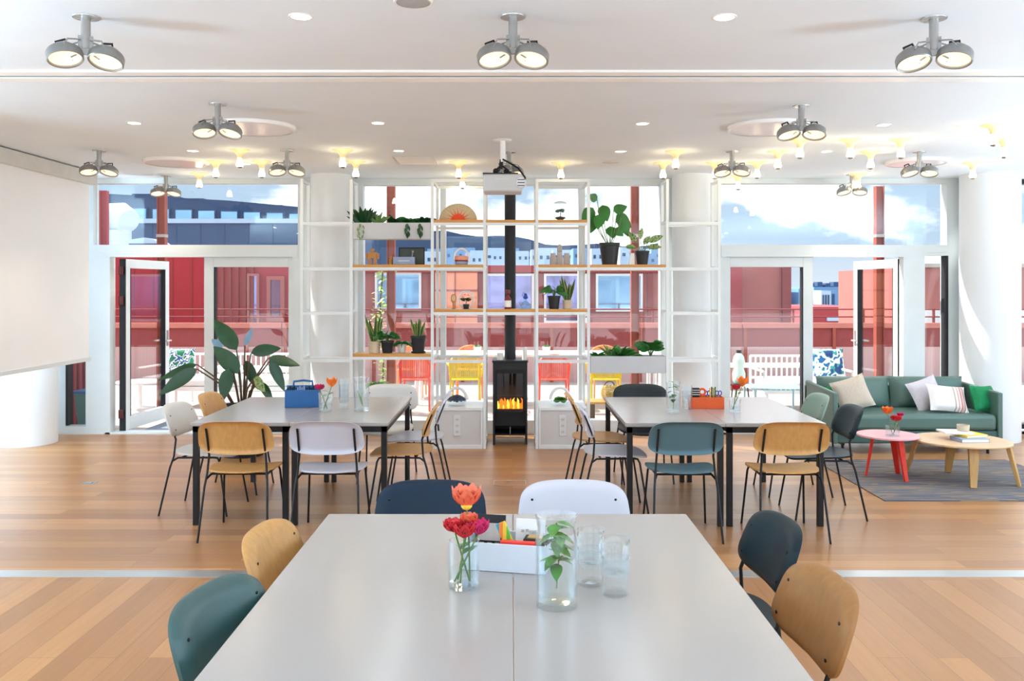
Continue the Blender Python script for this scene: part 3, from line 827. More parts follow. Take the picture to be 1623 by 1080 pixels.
table('white table with black legs, right half of the left pair in the far row', (LX0 + LX1) / 2, LX1, LY0, LY1, 0)
table('white table with black legs, left half of the right pair near the sofa', RX0, (RX0 + RX1) / 2, RY0, RY1, 0)
table('white table with black legs, right half of the right pair near the sofa', (RX0 + RX1) / 2, RX1, RY0, RY1, 0)
table('left half of the big white foreground table, with the flower vase', FX0, .004, FY0, FY1, 0)
table('right half of the big white foreground table, with the water carafe', .004, FX1, FY0, FY1, 0)

# ---------------------------------------------------------------- chairs
def superout(n=48, p=3.7):
    out = []
    for k in range(n):
        a = 2 * PI * k / n; c, s_ = math.cos(a), math.sin(a)
        out.append((math.copysign(abs(c) ** (2 / p), c), math.copysign(abs(s_) ** (2 / p), s_)))
    return out
SO = superout()
SO2 = superout(48, 3.0)
def back_fn(a, b, q):
    x = a * (.252 - .012 * b); z = .694 + b * .119
    y = -.236 - .047 * b + .045 * a * a
    rim = max(0, (q - .72) / .28)
    y -= .026 * rim * rim
    return (x, y, z)
def seat_fn(a, b, q):
    x = a * (.232 + .012 * b); y = -.012 + b * .236
    z = .452 + .012 * a * a - .02 * max(0, b) ** 3 - .012 * (1 - q * q) + .015 * max(0, -b) ** 2
    return (x, y, z)
def make_chair(shell, label):
    t = thing('dining_chair', label, 'chair')
    MB().shell(seat_fn, SO2, .013, 8, (0, 0, -1)).build('seat', shell, t, angle=60)
    bk = MB().shell(back_fn, SO, .013, 9, (0, -1, 0)).build('backrest', shell, t, angle=60)
    for sx_ in (-1, 1):
        for z in (.635, .74):
            y = back_fn(sx_ * .74, (z - .694) / .119, .7)[1]
            MB().ball((sx_ * .19, y + .001, z), .006, (1, .5, 1), 10, 6).build('screw', M['black'], bk)
    r = .0078
    for s_ in (-1, 1):
        MB().tube([(s_ * .232, -.30, 0), (s_ * .212, -.222, .36), (s_ * .203, -.196, .44), (s_ * .192, -.186, .565), (s_ * .19, -.236, .70), (s_ * .19, -.258, .755)], r, 8).build('leg', M['black'], t)
        MB().tube([(s_ * .226, .215, 0), (s_ * .2, .15, .40), (s_ * .194, .135, .428), (s_ * .19, .11, .432)], r, 8).build('leg', M['black'], t)
    g = MB()
    for s_ in (-1, 1):
        g.tube([(s_ * .208, -.208, .405), (s_ * .19, -.17, .428), (s_ * .19, .11, .432)], r, 8)
    g.tube([(-.19, .11, .432), (.19, .11, .432)], r, 8).tube([(-.19, -.14, .43), (.19, -.14, .43)], r, 8)
    g.build('seat_frame', M['black'], t)
    return t
protos = {}
SCR = {}
chairs = [
 # shell, x, y, facing (degrees, 0 = away from the camera), label
 ('oak', -1.866, 6.13, 0, 'oak chair seen from behind at the front left of the left far table'),
 ('white_shell', -1.253, 6.13, 0, 'white chair seen from behind at the front right of the left far table'),
 ('grey_shell', -2.325, 6.74, -93, 'pale grey chair at the near end of the left side of the left far table'),
 ('oak', -2.30, 7.40, -92, 'oak chair on the left side of the left far table, before the big plant'),
 ('oak', -.86, 6.74, 90, 'oak chair in profile, nearer one on the right side of the left far table'),
 ('white_shell', -.82, 7.34, 92, 'white chair in profile behind the oak one at the left far table'),
 ('grey_shell', -1.115, 7.78, 180, 'grey chair at the window side of the left far table, only its top showing'),
 ('teal', 1.172, 6.11, 0, 'blue-grey chair seen from behind at the front of the right far table'),
 ('oak', 1.885, 6.11, 0, 'oak chair seen from behind at the front right of the right far table'),
 ('white_shell', .80, 6.70, -90, 'white chair in profile, nearer one on the left side of the right far table'),
 ('oak', .755, 7.32, -90, 'oak chair in profile, hidden behind the white one at the right far table'),
 ('char_shell', 1.175, 7.78, 180, 'charcoal chair at the window side of the right far table'),
 ('petrol', 2.30, 6.62, 88, 'dark petrol chair at the right far table, in front of the sofa'),
 ('sage', 2.30, 7.32, 90, 'sage green chair behind the dark one on the right side of the right far table'),
 ('navy', -.37, 3.755, 180, 'dark navy chair across the foreground table, behind the flowers'),
 ('white_shell', .282, 3.755, 180, 'white chair across the foreground table, behind the water carafe'),
 ('oak', -.645, 3.23, -95, 'oak chair on the left of the foreground table, farther from the camera'),
 ('green_dark', -.625, 2.54, -102, 'grey-green chair at the lower left of the foreground table'),
 ('petrol', .76, 3.36, 94, 'dark petrol chair on the right of the foreground table, farther one'),
 ('oak_dark', .70, 2.69, 94, 'brown oak chair at the lower right of the foreground table'),
]
for sh, x, y, a, lb in chairs:
    if sh not in protos:
        o = make_chair(M[sh], lb); o['group'] = 'dining chairs'; protos[sh] = o
        o.location = (x, y, 0); o.rotation_euler = (0, 0, math.radians(a))
    else: dup(protos[sh], (x, y, 0), math.radians(a), lb)

# ---------------------------------------------------------------- glassware and flowers
def bloom(kind, col, r, heart=None):
    pass
def flower(name, label, base, top, mcol, r, style='open', lean=(0, 0), group=None, leaves=1, heart='gyellow'):
    base = Vector(base); top = Vector(top)
    t = thing(name, label, 'flower', base, 0, group)
    d = top - base
    mid = d * .5 + Vector((d.y, -d.x, 0)) * .12 + Vector((lean[0], lean[1], 0))
    MB().tube([(0, 0, 0), mid * .5 + d * .05, mid, mid * .4 + d * .6, d], [.0032, .0032, .003, .003, .0028], 6).build('stem', M['stem'], t)
    b = MB(); k = 0
    # petals: (how many, length, outward start, upward curl)
    layers = {'open': [(7, 1.05, 1.9, -.75), (7, 1.1, 1.0, -.35), (6, 1.1, .5, -.05), (5, .95, .25, .1)], 'ball': [(9, .95, 2.4, -.5), (9, .95, 1.2, -.35), (8, .9, .6, -.1), (6, .8, .25, .1)], 'cup': [(5, 1.15, 1.1, -.55), (4, 1.1, .6, -.15), (3, .9, .3, 0)]}[style]
    for n, lf, op, cu in layers:
        for i in range(n):
            an = 2 * PI * i / n + k * .5 + .3
            dr = Vector((math.cos(an) * op, math.sin(an) * op, 1))
            b.leaf(d + Vector((0, 0, -.15 * r)), dr, r * lf, r * .95, cu, .3, 7, side=(-math.sin(an), math.cos(an), 0), peak=.66, blunt=.5)
        k += 1
    b.ball(d + Vector((0, 0, r * .25)), r * .42, (1, 1, 1.1))
    b.build('petals', M[mcol], t, angle=80)
    if heart: MB().ball(d + Vector((0, 0, -r * .1)) if heart != 'seed' else d + Vector((0, -r * .3, r * .5)), r * .36, (1, 1, .8)).build('flower_heart', M[heart], t)
    if leaves:
        l = MB()
        for i in range(leaves):
            p = d * (.55 + .1 * i) + mid * .1
            l.leaf(p, (math.cos(i * 2.4 + 1), math.sin(i * 2.4 + 1), .5), r * 1.6, r * .55, .3, .2)
        l.build('leaves', M['leaf'], t)
    return t
def vase(name, label, c, r, h, wl, group=None, cat='vase', flare=1.0, lip=0):
    t = thing(name, label, cat, c, 0, group)
    g = MB().olathe([(.0005, .0), (r * .96, .0), (r, .004), (r * flare, h - .004), (r * flare + lip, h), (r * flare - .0025 + lip, h), (r * flare - .003, h - .004), (r - .003, .012), (.0005, .011)], 32)
    g.build('glass_wall', M['clear'], t, angle=50)
    if wl:
        MB().lathe([(.0005, .0125), (r - .0045, .0125), (r - .0045, wl), (.0005, wl)], 28).build('water', M['water'], t)
    return t
T = TH + .001
# foreground table
vase('flower_vase', 'clear glass vase on the foreground table, holding the coral and red flowers', (X(735, 2.83), 2.83, T), .051, .15, .06, 'glass flower vases')
bx, by = X(735, 2.83), 2.83
flower('cut_flower', 'large open coral flower with yellow heart, tallest in the foreground vase', (bx + .02, by, T + .016), (bx + .008, by + .02, T + .262), 'gcoral', .052, 'open')
flower('cut_flower', 'red double flower at the left of the foreground vase', (bx + .018, by + .012, T + .016), (bx - .03, by - .005, T + .185), 'gred', .042, 'ball', heart=None, leaves=1)
flower('cut_flower', 'red flower with a dark green heart at the front of the foreground vase', (bx - .01, by - .015, T + .016), (bx + .004, by - .028, T + .172), 'gred', .04, 'open', heart='seed', leaves=1)
flower('cut_flower', 'small rose-red flower just below the coral one in the foreground vase', (bx - .02, by + .02, T + .016), (bx + .016, by + .015, T + .205), 'gcoral', .034, 'ball', heart=None, leaves=0)
flower('cut_flower', 'magenta flower at the right of the foreground vase', (bx - .03, by, T + .016), (bx + .05, by - .005, T + .176), 'gpink', .036, 'open', heart='seed', leaves=2)

def carafe(label, c, r, h, wl, leafs, seed):
    t = thing('water_carafe', label, 'carafe', c, 0, 'glass water carafes')
    g = MB().olathe([(.0005, 0), (r * .97, 0), (r, .006), (r, h * .72), (r * .93, h * .8), (r * .9, h * .85), (r * .98, h * .95), (r * 1.02, h), (r * .98, h), (r * .94, h * .95), (r * .86, h * .85), (r * .89, h * .8), (r - .004, h * .72), (r - .004, .018), (.0005, .017)], 36)
    g.build('glass_wall', M['clear'], t, angle=50)
    MB().lathe([(.0005, .0185), (r - .0055, .0185), (r - .0055, wl), (.0005, wl)], 32).build('water', M['water'], t)
    return t
def sprig(label, c, h, n, seed, spread, size=.05, mcol='leafg', tilt=(0, 0), name='mint_sprig'):
    t = thing(name, label, 'herb', c, 0)
    q = random.Random(seed)
    MB().tube([(0, 0, 0), (tilt[0] * .4 + .008, tilt[1] * .4, h * .5), (tilt[0], tilt[1], h)], .002, 6).build('stem', M['stem'], t)
    l = MB()
    for i in range(n):
        f = .35 + .65 * i / max(1, n - 1); a = q.uniform(0, 6.28)
        p = Vector((tilt[0] * f, tilt[1] * f, h * f))
        e = spread * q.uniform(.5, 1)
        l.leaf(p, (math.cos(a), math.sin(a), q.uniform(-.5, .6)), min(size * q.uniform(.8, 1.2), spread), size * .62, .25, .2, 6, peak=.4)
    l.build('leaves', M[mcol], t)
    return t
c0 = (X(882, 2.665), 2.665, T)
carafe('tall glass carafe of water with mint on the foreground table', c0, .064, .275, .19, 3, 1)
sprig('mint sprig in the water of the foreground carafe', (c0[0] + .0, c0[1], T + .05), .2, 26, 5, .056, .062)
def tumbler(label, c, r, h, group):
    t = thing('drinking_glass', label, 'glass', c, 0, group)
    MB().olathe([(.0005, 0), (r * .84, 0), (r * .88, .004), (r * .9, h * .5), (r, h * .56), (r, h), (r - .002, h), (r - .0022, h * .56), (r * .9 - .0022, h * .5), (r * .86 - .002, .009), (.0005, .008)], 28).build('glass_wall', M['clear'], t, angle=50)
    return t
for px, d, lb in ((936, 2.86, 'left stack on the foreground table, behind the carafe'), (975, 2.76, 'right stack on the foreground table')):
    for k in range(2):
        tumbler(('lower' if k == 0 else 'upper') + ' clear glass of the ' + lb, (X(px, d), d, T + k * .062), .047, .115, 'stacked glasses on the foreground table')
def crate(label, c, w, d, h, mcol, rz, handle=False, name='table_caddy', group=None):
    t = thing(name, label, 'box', c, rz, group)
    k = .006
    g = MB().box(-w / 2, w / 2, -d / 2, d / 2, 0, k).box(-w / 2, w / 2, -d / 2, -d / 2 + k, k, h).box(-w / 2, w / 2, d / 2 - k, d / 2, k, h).box(-w / 2, -w / 2 + k, -d / 2 + k, d / 2 - k, k, h).box(w / 2 - k, w / 2, -d / 2 + k, d / 2 - k, k, h)
    g.build('box_body', M[mcol], t, bev=.0015)
    if handle:
        MB().box(-w / 2 + k, w / 2 - k, -.004, .004, k, h + .03).tube([(-w * .28, 0, h + .02), (-w * .27, 0, h + .062), (0, 0, h + .07), (w * .27, 0, h + .062), (w * .28, 0, h + .02)], .009, 8).build('divider_handle', M[mcol], t)
    return t
cb = (X(806, 3.02), 3.05, T); RZ = -.2
crate('white open-topped caddy of stationery on the foreground table', cb, .29, .17, .095, 'whitebox', RZ)
RM = Matrix.Translation(cb) @ Matrix.Rotation(RZ, 4, 'Z')
def incrate(x, y, z): return RM @ Vector((x, y, z))
t = thing('desk_organizer', 'black pocketed organizer leaning in the white caddy, beside the flowers', 'organizer', incrate(-.075, .03, .008), RZ)
MB().xf(Matrix()).cbox((0, .012, .075), (.105, .012, .15), 0, Matrix.Rotation(-.28, 4, 'X')).build('case', M['blackmatte'], t, bev=.002)
g = MB().cbox((0, -.002, .095), (.082, .004, .06), 0, Matrix.Rotation(-.28, 4, 'X')); g.build('card_window', M['greywood'], t)
g = MB()
for k in range(3): g.cbox((-.028 + k * .028, -.0, .05), (.016, .006, .014), 0, Matrix.Rotation(-.28, 4, 'X'))
g.build('magnets', M['greywood'], t)
t = thing('sticky_note_strip', 'rainbow-striped strip of sticky notes leaning in the white caddy', 'notes', incrate(.0, .0, .008), RZ)
MB().cbox((.0, 0, .07), (.034, .012, .145), 0, Matrix.Rotation(-.42, 4, 'Y')).build('colored_strips', M['rainbow'], t)
t = thing('paper_card', 'white card with small grey marks propped in the white caddy', 'card', incrate(.068, .05, .008), RZ)
MB().cbox((0, 0, .07), (.105, .003, .14), 0, Matrix.Rotation(-.2, 4, 'X')).build('card', M['paper'], t)
g = MB()
for k, x in enumerate((-.026, -.01, .004, .018)): g.cbox((x, -.006, .1 + .003 * math.sin(k * 2)), (.01, .003, .009), .2 * k, Matrix.Rotation(-.2, 4, 'X'))
g.build('marks', M['greywood'], t)
t = thing('marker_box', 'small black box at the right end of the white caddy', 'box', incrate(.095, -.0, .008), RZ)
MB().box(-.038, .038, -.03, .03, 0, .093).build('box_body', M['blackmatte'], t, bev=.003)
MB().box(-.025, .025, -.02, .02, .093, .096).build('lid_label', M['gold'], t)
t = thing('pencil_case', 'coral red pencil tin along the front edge of the white caddy', 'pencil tin', incrate(.045, -.062, .008), RZ)
MB().box(-.06, .06, -.012, .012, 0, .094).build('tin', M['red'], t, bev=.003)

# left far table
y = 7.05
bc = (X(478, y), y + .05, T)
crate('blue open toolbox of markers on the left far table', bc, .27, .16, .14, 'bluebox', .12, True)
for k, (dx, dy, mc, lb) in enumerate(((-.08, -.045, 'black', 'black marker pack standing in the blue toolbox, left end'), (.0, -.045, 'steelblue', 'pale blue marker pack standing in the blue toolbox, middle'), (.075, -.045, 'navy', 'navy marker pack standing in the blue toolbox, right end'))):
    t = thing('marker_pack', lb, 'markers', (bc[0] + dx, bc[1] + dy, T + .008), .12)
    g = MB()
    for q in range(4): g.tube([(-.025 + q * .016, 0, 0), (-.03 + q * .016, 0, .15 + .01 * (q % 2))], .0065, 8)
    g.build('barrels', M[mc], t); 
vx, vy = X(516, 6.82), 6.82
vase('flower_vase', 'clear glass vase beside the blue toolbox on the left far table', (vx, vy, T), .05, .14, .06, 'glass flower vases', flare=1.15)
flower('cut_flower', 'crimson double flower beside the blue toolbox', (vx + .015, vy, T + .016), (vx - .045, vy - .01, T + .175), 'gpink', .045, 'ball', heart=None, leaves=1)
flower('cut_flower', 'orange flower leaning right beside the blue toolbox', (vx - .015, vy, T + .016), (vx + .05, vy, T + .20), 'gorange', .05, 'cup', heart=None, leaves=2)
for k in range(4):
    tumbler(('lowest', 'second lowest', 'second highest', 'topmost')[k] + ' clear glass of the stack on the left far table', (X(545, 7.0), 7.0, T + k * .045), .042, .1, 'stacked glasses on the left far table')
cx_, cy_ = X(573, 6.85), 6.85
carafe('glass carafe with one broad green leaf on the left far table', (cx_, cy_, T), .06, .26, .14, 1, 2)
t = thing('broad_leaf', 'broad green leaf standing in the carafe on the left far table', 'leaf', (cx_ + .01, cy_, T + .03))
MB().leaf((0, 0, 0), (-.35, 0, 1), .15, .06, 0, .2, 8).build('leaf_blade', M['leafg'], t)
# right far table
y = 6.95
cx_, cy_ = X(1067, 6.75), 6.75
carafe('glass carafe with a leafy sprig on the right far table', (cx_, cy_, T), .055, .235, .13, 1, 3)
sprig('leafy green sprig standing in the carafe on the right far table', (cx_, cy_, T + .03), .2, 11, 8, .055, .06, 'leaf')
for k in range(3):
    tumbler(('lowest', 'middle', 'topmost')[k] + ' clear glass of the stack left of the orange caddy', (X(1089, 6.95), 6.95, T + k * .045), .042, .1, 'stacked glasses on the right far table')
ob = (X(1119, 7.02), 7.02, T)
crate('orange open caddy of craft supplies on the right far table', ob, .26, .15, .09, 'orange', -.03, False)
for dx, w, h, mc, lb, nm, ct in ((-.085, .06, .15, 'black', 'black-and-grey book standing at the left end of the orange caddy', 'notebook', 'book'), (-.03, .03, .16, 'orange', 'orange tape holder standing in the orange caddy', 'tape_holder', 'tape holder'),
                         (.052, .03, .15, 'gold', 'yellow and green marker pack in the orange caddy', 'marker_pack', 'markers')):
    t = thing(nm, lb, ct, (ob[0] + dx, ob[1], T + .008), 0)
    if nm == 'tape_holder': 
        MB().tube([(.024 * math.cos(a * PI / 8), 0, .118 + .024 * math.sin(a * PI / 8)) for a in range(16)], .009, 8, True).box(-.012, .012, -.008, .008, 0, .1).build('loop', M[mc], t)
    elif nm == 'marker_pack':
        for q in range(4): MB().tube([(-.018 + q * .013, 0, 0), (-.02 + q * .014, 0, h + .008 * (q % 2))], .0058, 8).build('marker', M[('gyellow', 'leafd', 'gold', 'leaf')[q]], t)
    else:
        MB().box(-w / 2, w / 2, -.02, .02, 0, h).build('cover', M[mc], t, bev=.002)
        g = MB()
        for q in range(3): g.box(-w / 2 - .001, w / 2 + .001, -.0212, -.02, .095 + q * .018, .101 + q * .018)
        g.build('cover_bands', M['casing'], t)
for dx, lb in ((.012, 'purple-handled scissors in the middle of the orange caddy'), (.1, 'purple-handled scissors at the right end of the orange caddy')):
    t = thing('scissors', lb, 'scissors', (ob[0] + dx, ob[1] + .0, T + .008), 0)
    MB().tube([(-.004, 0, 0), (-.004, 0, .09)], .004, 6).tube([(.006, 0, 0), (.006, 0, .09)], .004, 6).build('blades', M['chrome'], t)
    g = MB()
    for s_ in (-1, 1): g.tube([(s_ * .012 + .012 * math.cos(a * PI / 6), 0, .108 + .018 * math.sin(a * PI / 6)) for a in range(12)], .0045, 6, True)
    g.build('handles', mat('purple_plastic', (70, 40, 160), .4), t)
vx, vy = X(1165, 6.78), 6.78
vase('flower_vase', 'clear glass vase right of the orange caddy on the right far table', (vx, vy, T), .042, .1, .05, 'glass flower vases', flare=1.15)
flower('cut_flower', 'crimson flower in the vase right of the orange caddy', (vx - .012, vy, T + .016), (vx + .005, vy - .01, T + .18), 'gred', .04, 'ball', heart=None, leaves=1)
flower('cut_flower', 'open orange flower in the vase right of the orange caddy', (vx - .02, vy + .01, T + .016), (vx + .06, vy, T + .21), 'gorange', .052, 'cup', heart=None, leaves=1)

# ---------------------------------------------------------------- lounge corner
struct(MB().box(2.97, 4.86, 6.97, 8.62, 0, .008).build('rug', M['rug']))
r_ = [o for o in COL.objects if o.name == 'rug'][0]; del r_['kind']; tag(r_, 'grey and brown flat-woven rug under the low tables by the sofa', 'rug')
SX0, SX1, SY0, SY1 = 3.27, 5.0, 8.9, 9.78
s = thing('sofa', 'sage green leather two-seat sofa by the right doors', 'sofa', ((SX0 + SX1) / 2, SY0, 0))
hw = (SX1 - SX0) / 2
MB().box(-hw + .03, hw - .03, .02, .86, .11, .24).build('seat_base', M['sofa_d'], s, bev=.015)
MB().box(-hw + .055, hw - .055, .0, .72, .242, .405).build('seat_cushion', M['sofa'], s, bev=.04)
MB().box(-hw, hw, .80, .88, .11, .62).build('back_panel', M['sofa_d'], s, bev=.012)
for q in (-1, 1):
    g = MB().prism([(0, .11), (.86, .11), (.86, .67), (0, .63)], 0, .05)
    g.xf(Matrix.Translation((q * hw - (.05 if q > 0 else 0), 0, 0)) @ Matrix(((0, 0, 1, 0), (1, 0, 0, 0), (0, 1, 0, 0), (0, 0, 0, 1))))
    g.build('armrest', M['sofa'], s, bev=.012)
g = MB()
for q in (-1, 1): g.box(q * (hw - .12) - .015, q * (hw - .12) + .015, .05, .82, .09, .11)
g.build('leg_frame', M['black'], s)
for qx in (-1, 1):
    for qy in (.07, .8): MB().tube([(qx * (hw - .12), qy, 0), (qx * (hw - .12), qy, .1)], .014, 10).build('leg', M['black'], s)
for q, w in ((-1, .80), (1, .82)):
    MB().pillow(w, .36, .24, 14, .03).build('back_cushion', M['sofa'], s, (0, 0, 0)).matrix_local = Matrix.Translation((q * .4, .675, .555)) @ Matrix.Rotation(PI / 2 - .22, 4, 'X')
sy0 = SY0
def pillow(name, label, c, w, h, th, mt, rx, ry, rz=0):
    t = thing(name, label, 'cushion', c)
    o = MB().pillow(w, h, th, 12, .07).build('cover', mt, t)
    o.matrix_local = Matrix.Rotation(rz, 4, 'Z') @ Matrix.Rotation(PI / 2 - rx, 4, 'X') @ Matrix.Rotation(ry, 4, 'Z')
    return t
pillow('throw_pillow', 'beige linen cushion leaning at the left end of the sofa', (X(1352, 9.2), 9.22, .58), .36, .36, .12, M['linen'], .3, .35, -.25)
pillow('throw_pillow', 'emerald cushion half hidden behind the left armrest of the sofa', (X(1332, 9.2), 9.3, .53), .26, .26, .1, M['emerald'], .3, .1, -.6)
pillow('throw_pillow', 'white cushion with red stripes on the right of the sofa', (X(1503, 9.1), 9.12, .545), .42, .30, .12, M['striped'], .5, -.12, .12)
pillow('throw_pillow', 'pale lilac-grey cushion behind the striped one on the sofa', (X(1472, 9.25), 9.30, .57), .36, .34, .1, M['linen'] if 0 else mat('lilac_linen', (208, 200, 206), .95, 0, .05, 40), .35, .3, .1)
pillow('throw_pillow', 'emerald cushion against the right armrest of the sofa', (X(1560, 9.1), 9.12, .545), .30, .28, .12, M['emerald'], .35, -.05, .35)

def low_table(label, c, out, h, legs, tm, lm, th=.022, lw=.03, kind=None):
    t = thing('low_table', label, 'coffee table', c)
    MB().prism(out, h - th, h).build('tabletop', tm, t, bev=.006, angle=50)
    for (x0, y0, x1, y1) in legs:
        a = Vector((x0, y0, h - th)); b = Vector((x1, y1, 0)); d = b - a
        g = MB()
        ang = math.atan2(y1, x1)
        vs = []
        for p, w in ((a, lw * 1.25), (b, lw * .8)):
            e1 = Vector((math.cos(ang), math.sin(ang), 0)) * w * .45; e2 = Vector((-math.sin(ang), math.cos(ang), 0)) * w
            vs += [p - e1 - e2, p + e1 - e2, p + e1 + e2, p - e1 + e2]
        g.add(vs, [(0, 1, 2, 3), (7, 6, 5, 4), (0, 4, 5, 1), (1, 5, 6, 2), (2, 6, 7, 3), (3, 7, 4, 0)])
        g.build('leg', lm, t, bev=.004)
    return t
circ = lambda rx, ry, n=48: [(rx * math.cos(2 * PI * k / n), ry * math.sin(2 * PI * k / n)) for k in range(n)]
RG = .009
rc = (X(1407, 7.82), 7.82, RG)
low_table('small round low table with reflection-paled rose top and red legs on the rug', rc, circ(.262, .262), .385, [(-.12, .03, -.17, .06), (.05, -.13, .08, -.19), (.09, .1, .15, .13)], M['pinktop_sheen'], M['red'], .02, .026)
oc = (X(1524, 7.7), 7.72, RG)
org = [(x + .06 * (y / .38) ** 2 * (1 if x > 0 else -.3), y) for x, y in circ(.40, .38)]
low_table('organic-shaped pale oak low table on the rug, right of the red one', oc, org, .355, [(-.28, .22, -.345, .29), (-.02, -.26, -.06, -.33), (.05, .24, .04, .3), (.3, -.22, .36, -.28)], M['oakpale'], M['oakleg'], .02, .034)
zt = RG + .385 + .001
vx, vy = X(1413, 7.75), 7.73
t = thing('flower_vase', 'small square glass vase on the rose-topped table', 'vase', (vx, vy, zt), 0, 'glass flower vases')
g = MB(); w = .045
for a0, a1, b0, b1 in ((-w, w, -w, -w + .004), (-w, w, w - .004, w), (-w, -w + .004, -w + .004, w - .004), (w - .004, w, -w + .004, w - .004)): g.box(a0, a1, b0, b1, 0, .085)
g.box(-w + .004, w - .004, -w + .004, w - .004, 0, .008)
g.build('glass_wall', M['clear'], t)
flower('cut_flower', 'apricot flower on the rose-topped table, left of two', (vx, vy, zt + .012), (vx - .045, vy, zt + .20), 'gorange', .05, 'open', heart=None, leaves=0)
flower('cut_flower', 'red flower on the rose-topped table, right of two', (vx + .01, vy, zt + .012), (vx + .025, vy - .02, zt + .14), 'gred', .055, 'ball', heart=None, leaves=2)
flower('cut_flower', 'small magenta flower peeking behind the red one on the rose-topped table', (vx + .015, vy + .015, zt + .012), (vx + .075, vy + .01, zt + .175), 'gpink', .034, 'ball', heart=None, leaves=0)
zt = RG + .355 + .001
def book(label, c, w, d, h, mc, rz, group='books on the oak low table'):
    t = thing('book', label, 'book', c, rz, group)
    MB().box(-w / 2, w / 2, -d / 2, d / 2, 0, .003).box(-w / 2, w / 2, -d / 2, d / 2, h - .003, h).box(-w / 2, -w / 2 + .004, -d / 2, d / 2, .003, h - .003).build('cover', mc, t)
    MB().box(-w / 2 + .004, w / 2 - .006, -d / 2 + .005, d / 2 - .005, .003, h - .003).build('pages', M['paper'], t)
book('grey-covered book at the bottom of the pile on the oak low table', (oc[0] + .04, oc[1] - .08, zt), .25, .19, .03, M['steelblue'], .05)
book('yellow and orange book in the pile on the oak low table', (oc[0] + .07, oc[1] - .01, zt + .031), .22, .2, .022, M['gyellow'], .25)
book('white magazine on top at the left of the pile', (oc[0] - .03, oc[1] + .03, zt + .054), .25, .21, .014, M['paper'], -.1)
t = thing('ceramic_cup', 'beige ceramic cup standing on the books on the oak low table', 'cup', (oc[0] + .04, oc[1] + .03, zt + .069))
MB().olathe([(.0005, 0), (.045, 0), (.05, .006), (.052, .055), (.049, .055), (.047, .008), (.0005, .006)], 28).build('cup_wall', M['potb'], t)
MB().lathe([(.0005, .04), (.046, .04)], 24).build('filling', M['soil'], t)

# big plant by the left door
def pot_mesh(r, h, tp=.78): return MB().olathe([(.0005, 0), (r * tp, 0), (r * .97, h * .86), (r * 1.04, h * .88), (r * 1.04, h), (r * .96, h), (r * .9, h * .8), (.0005, h * .8)], 28)
p = (X(385, 8.9), 8.9)
t = thing('floor_plant', 'large bird-of-paradise style plant with broad dark leaves by the left doors', 'plant', (p[0], p[1], 0))
pot_mesh(.29, .5, .7).build('pot', M['pot'], t)
MB().lathe([(.0005, .44), (.25, .44)], 24).build('soil', M['soil'], t)
lv = MB(); lp = MB(); stm = MB(); blu = MB()
# (tip of stalk px u, v, depth offset, dir u/v of blade, length, width)
for u, v, dy, du, dv, ln, wd, which in ((375, 555, 0, -30, -48, .36, .2, 0), (378, 592, -.1, -28, -40, .34, .2, 0), (312, 578, .05, -30, 8, .36, .11, 0), (312, 585, -.15, -42, 24, .34, .16, 0), (398, 560, .1, 26, -8, .26, .15, 0),
                                 (425, 568, .0, 40, 4, .27, .14, 0), (428, 572, -.12, 20, 32, .26, .13, 0), (362, 585, -.18, -4, 36, .24, .16, 0), (402, 600, -.2, 12, 6, .2, .13, 1), (352, 552, .12, -12, -10, .16, .1, 2), (388, 548, .15, 4, -20, .2, .1, 2), (412, 606, -.15, 22, 26, .2, .1, 0), (388, 572, .2, 12, 30, .26, .14, 0)):
    yy = 8.9 + dy
    q = Vector((X(u, yy) - p[0], dy, Z(v, yy)))
    b0 = Vector((q.x * .12, dy * .2, .44))
    stm.tube([b0, b0.lerp(q, .5) + Vector((q.x * -.1, 0, .06)), q], [.013, .01, .006], 6)
    (lv, lp, blu)[which].leaf(q, (du, dy * 60, -dv), ln * 1.2, wd * .88, .14, .16, 9, face=(rnd.uniform(-.5, .5), rnd.uniform(-.7, .1)), peak=.4)
stm.build('stalks', M['bark'], t); lv.build('leaves', M['leafd'], t); lp.build('variegated_leaves', M['leafv'], t); blu.build('sheen_leaves', mat('bluish_sheen_leaf', (120, 160, 190), .25, 0, .1, 6), t)  # bluish leaves: a reflection put into the leaf colour

# floor outlet lids and mats
for u, v, lb in ((808, 766, 'square floor outlet lid in the oak floor before the stove'), (141, 766, 'small floor outlet lid in the oak floor at the left')):
    yy = EYE * F / (v - HV)
    t = thing('floor_outlet', lb, 'floor outlet', (X(u, yy), yy, 0))
    w = .14 if u > 500 else .06
    MB().box(-w, w, -w * .7, w * .7, 0, .003).build('lid', M['floor_far'] if u > 500 else M['chrome'], t)
    MB().box(-.03, .03, -.02, .02, .003, .006).build('pull_plate', M['chrome'], t)
    if u > 500: 
        g = MB()
        for a0, a1, b0, b1 in ((-w, w, -w * .7, -w * .7 + .005), (-w, w, w * .7 - .005, w * .7), (-w, -w + .005, -w * .7, w * .7), (w - .005, w, -w * .7, w * .7)): g.box(a0, a1, b0, b1, .003, .005)
        g.build('lid_rim', M['casing'], t)
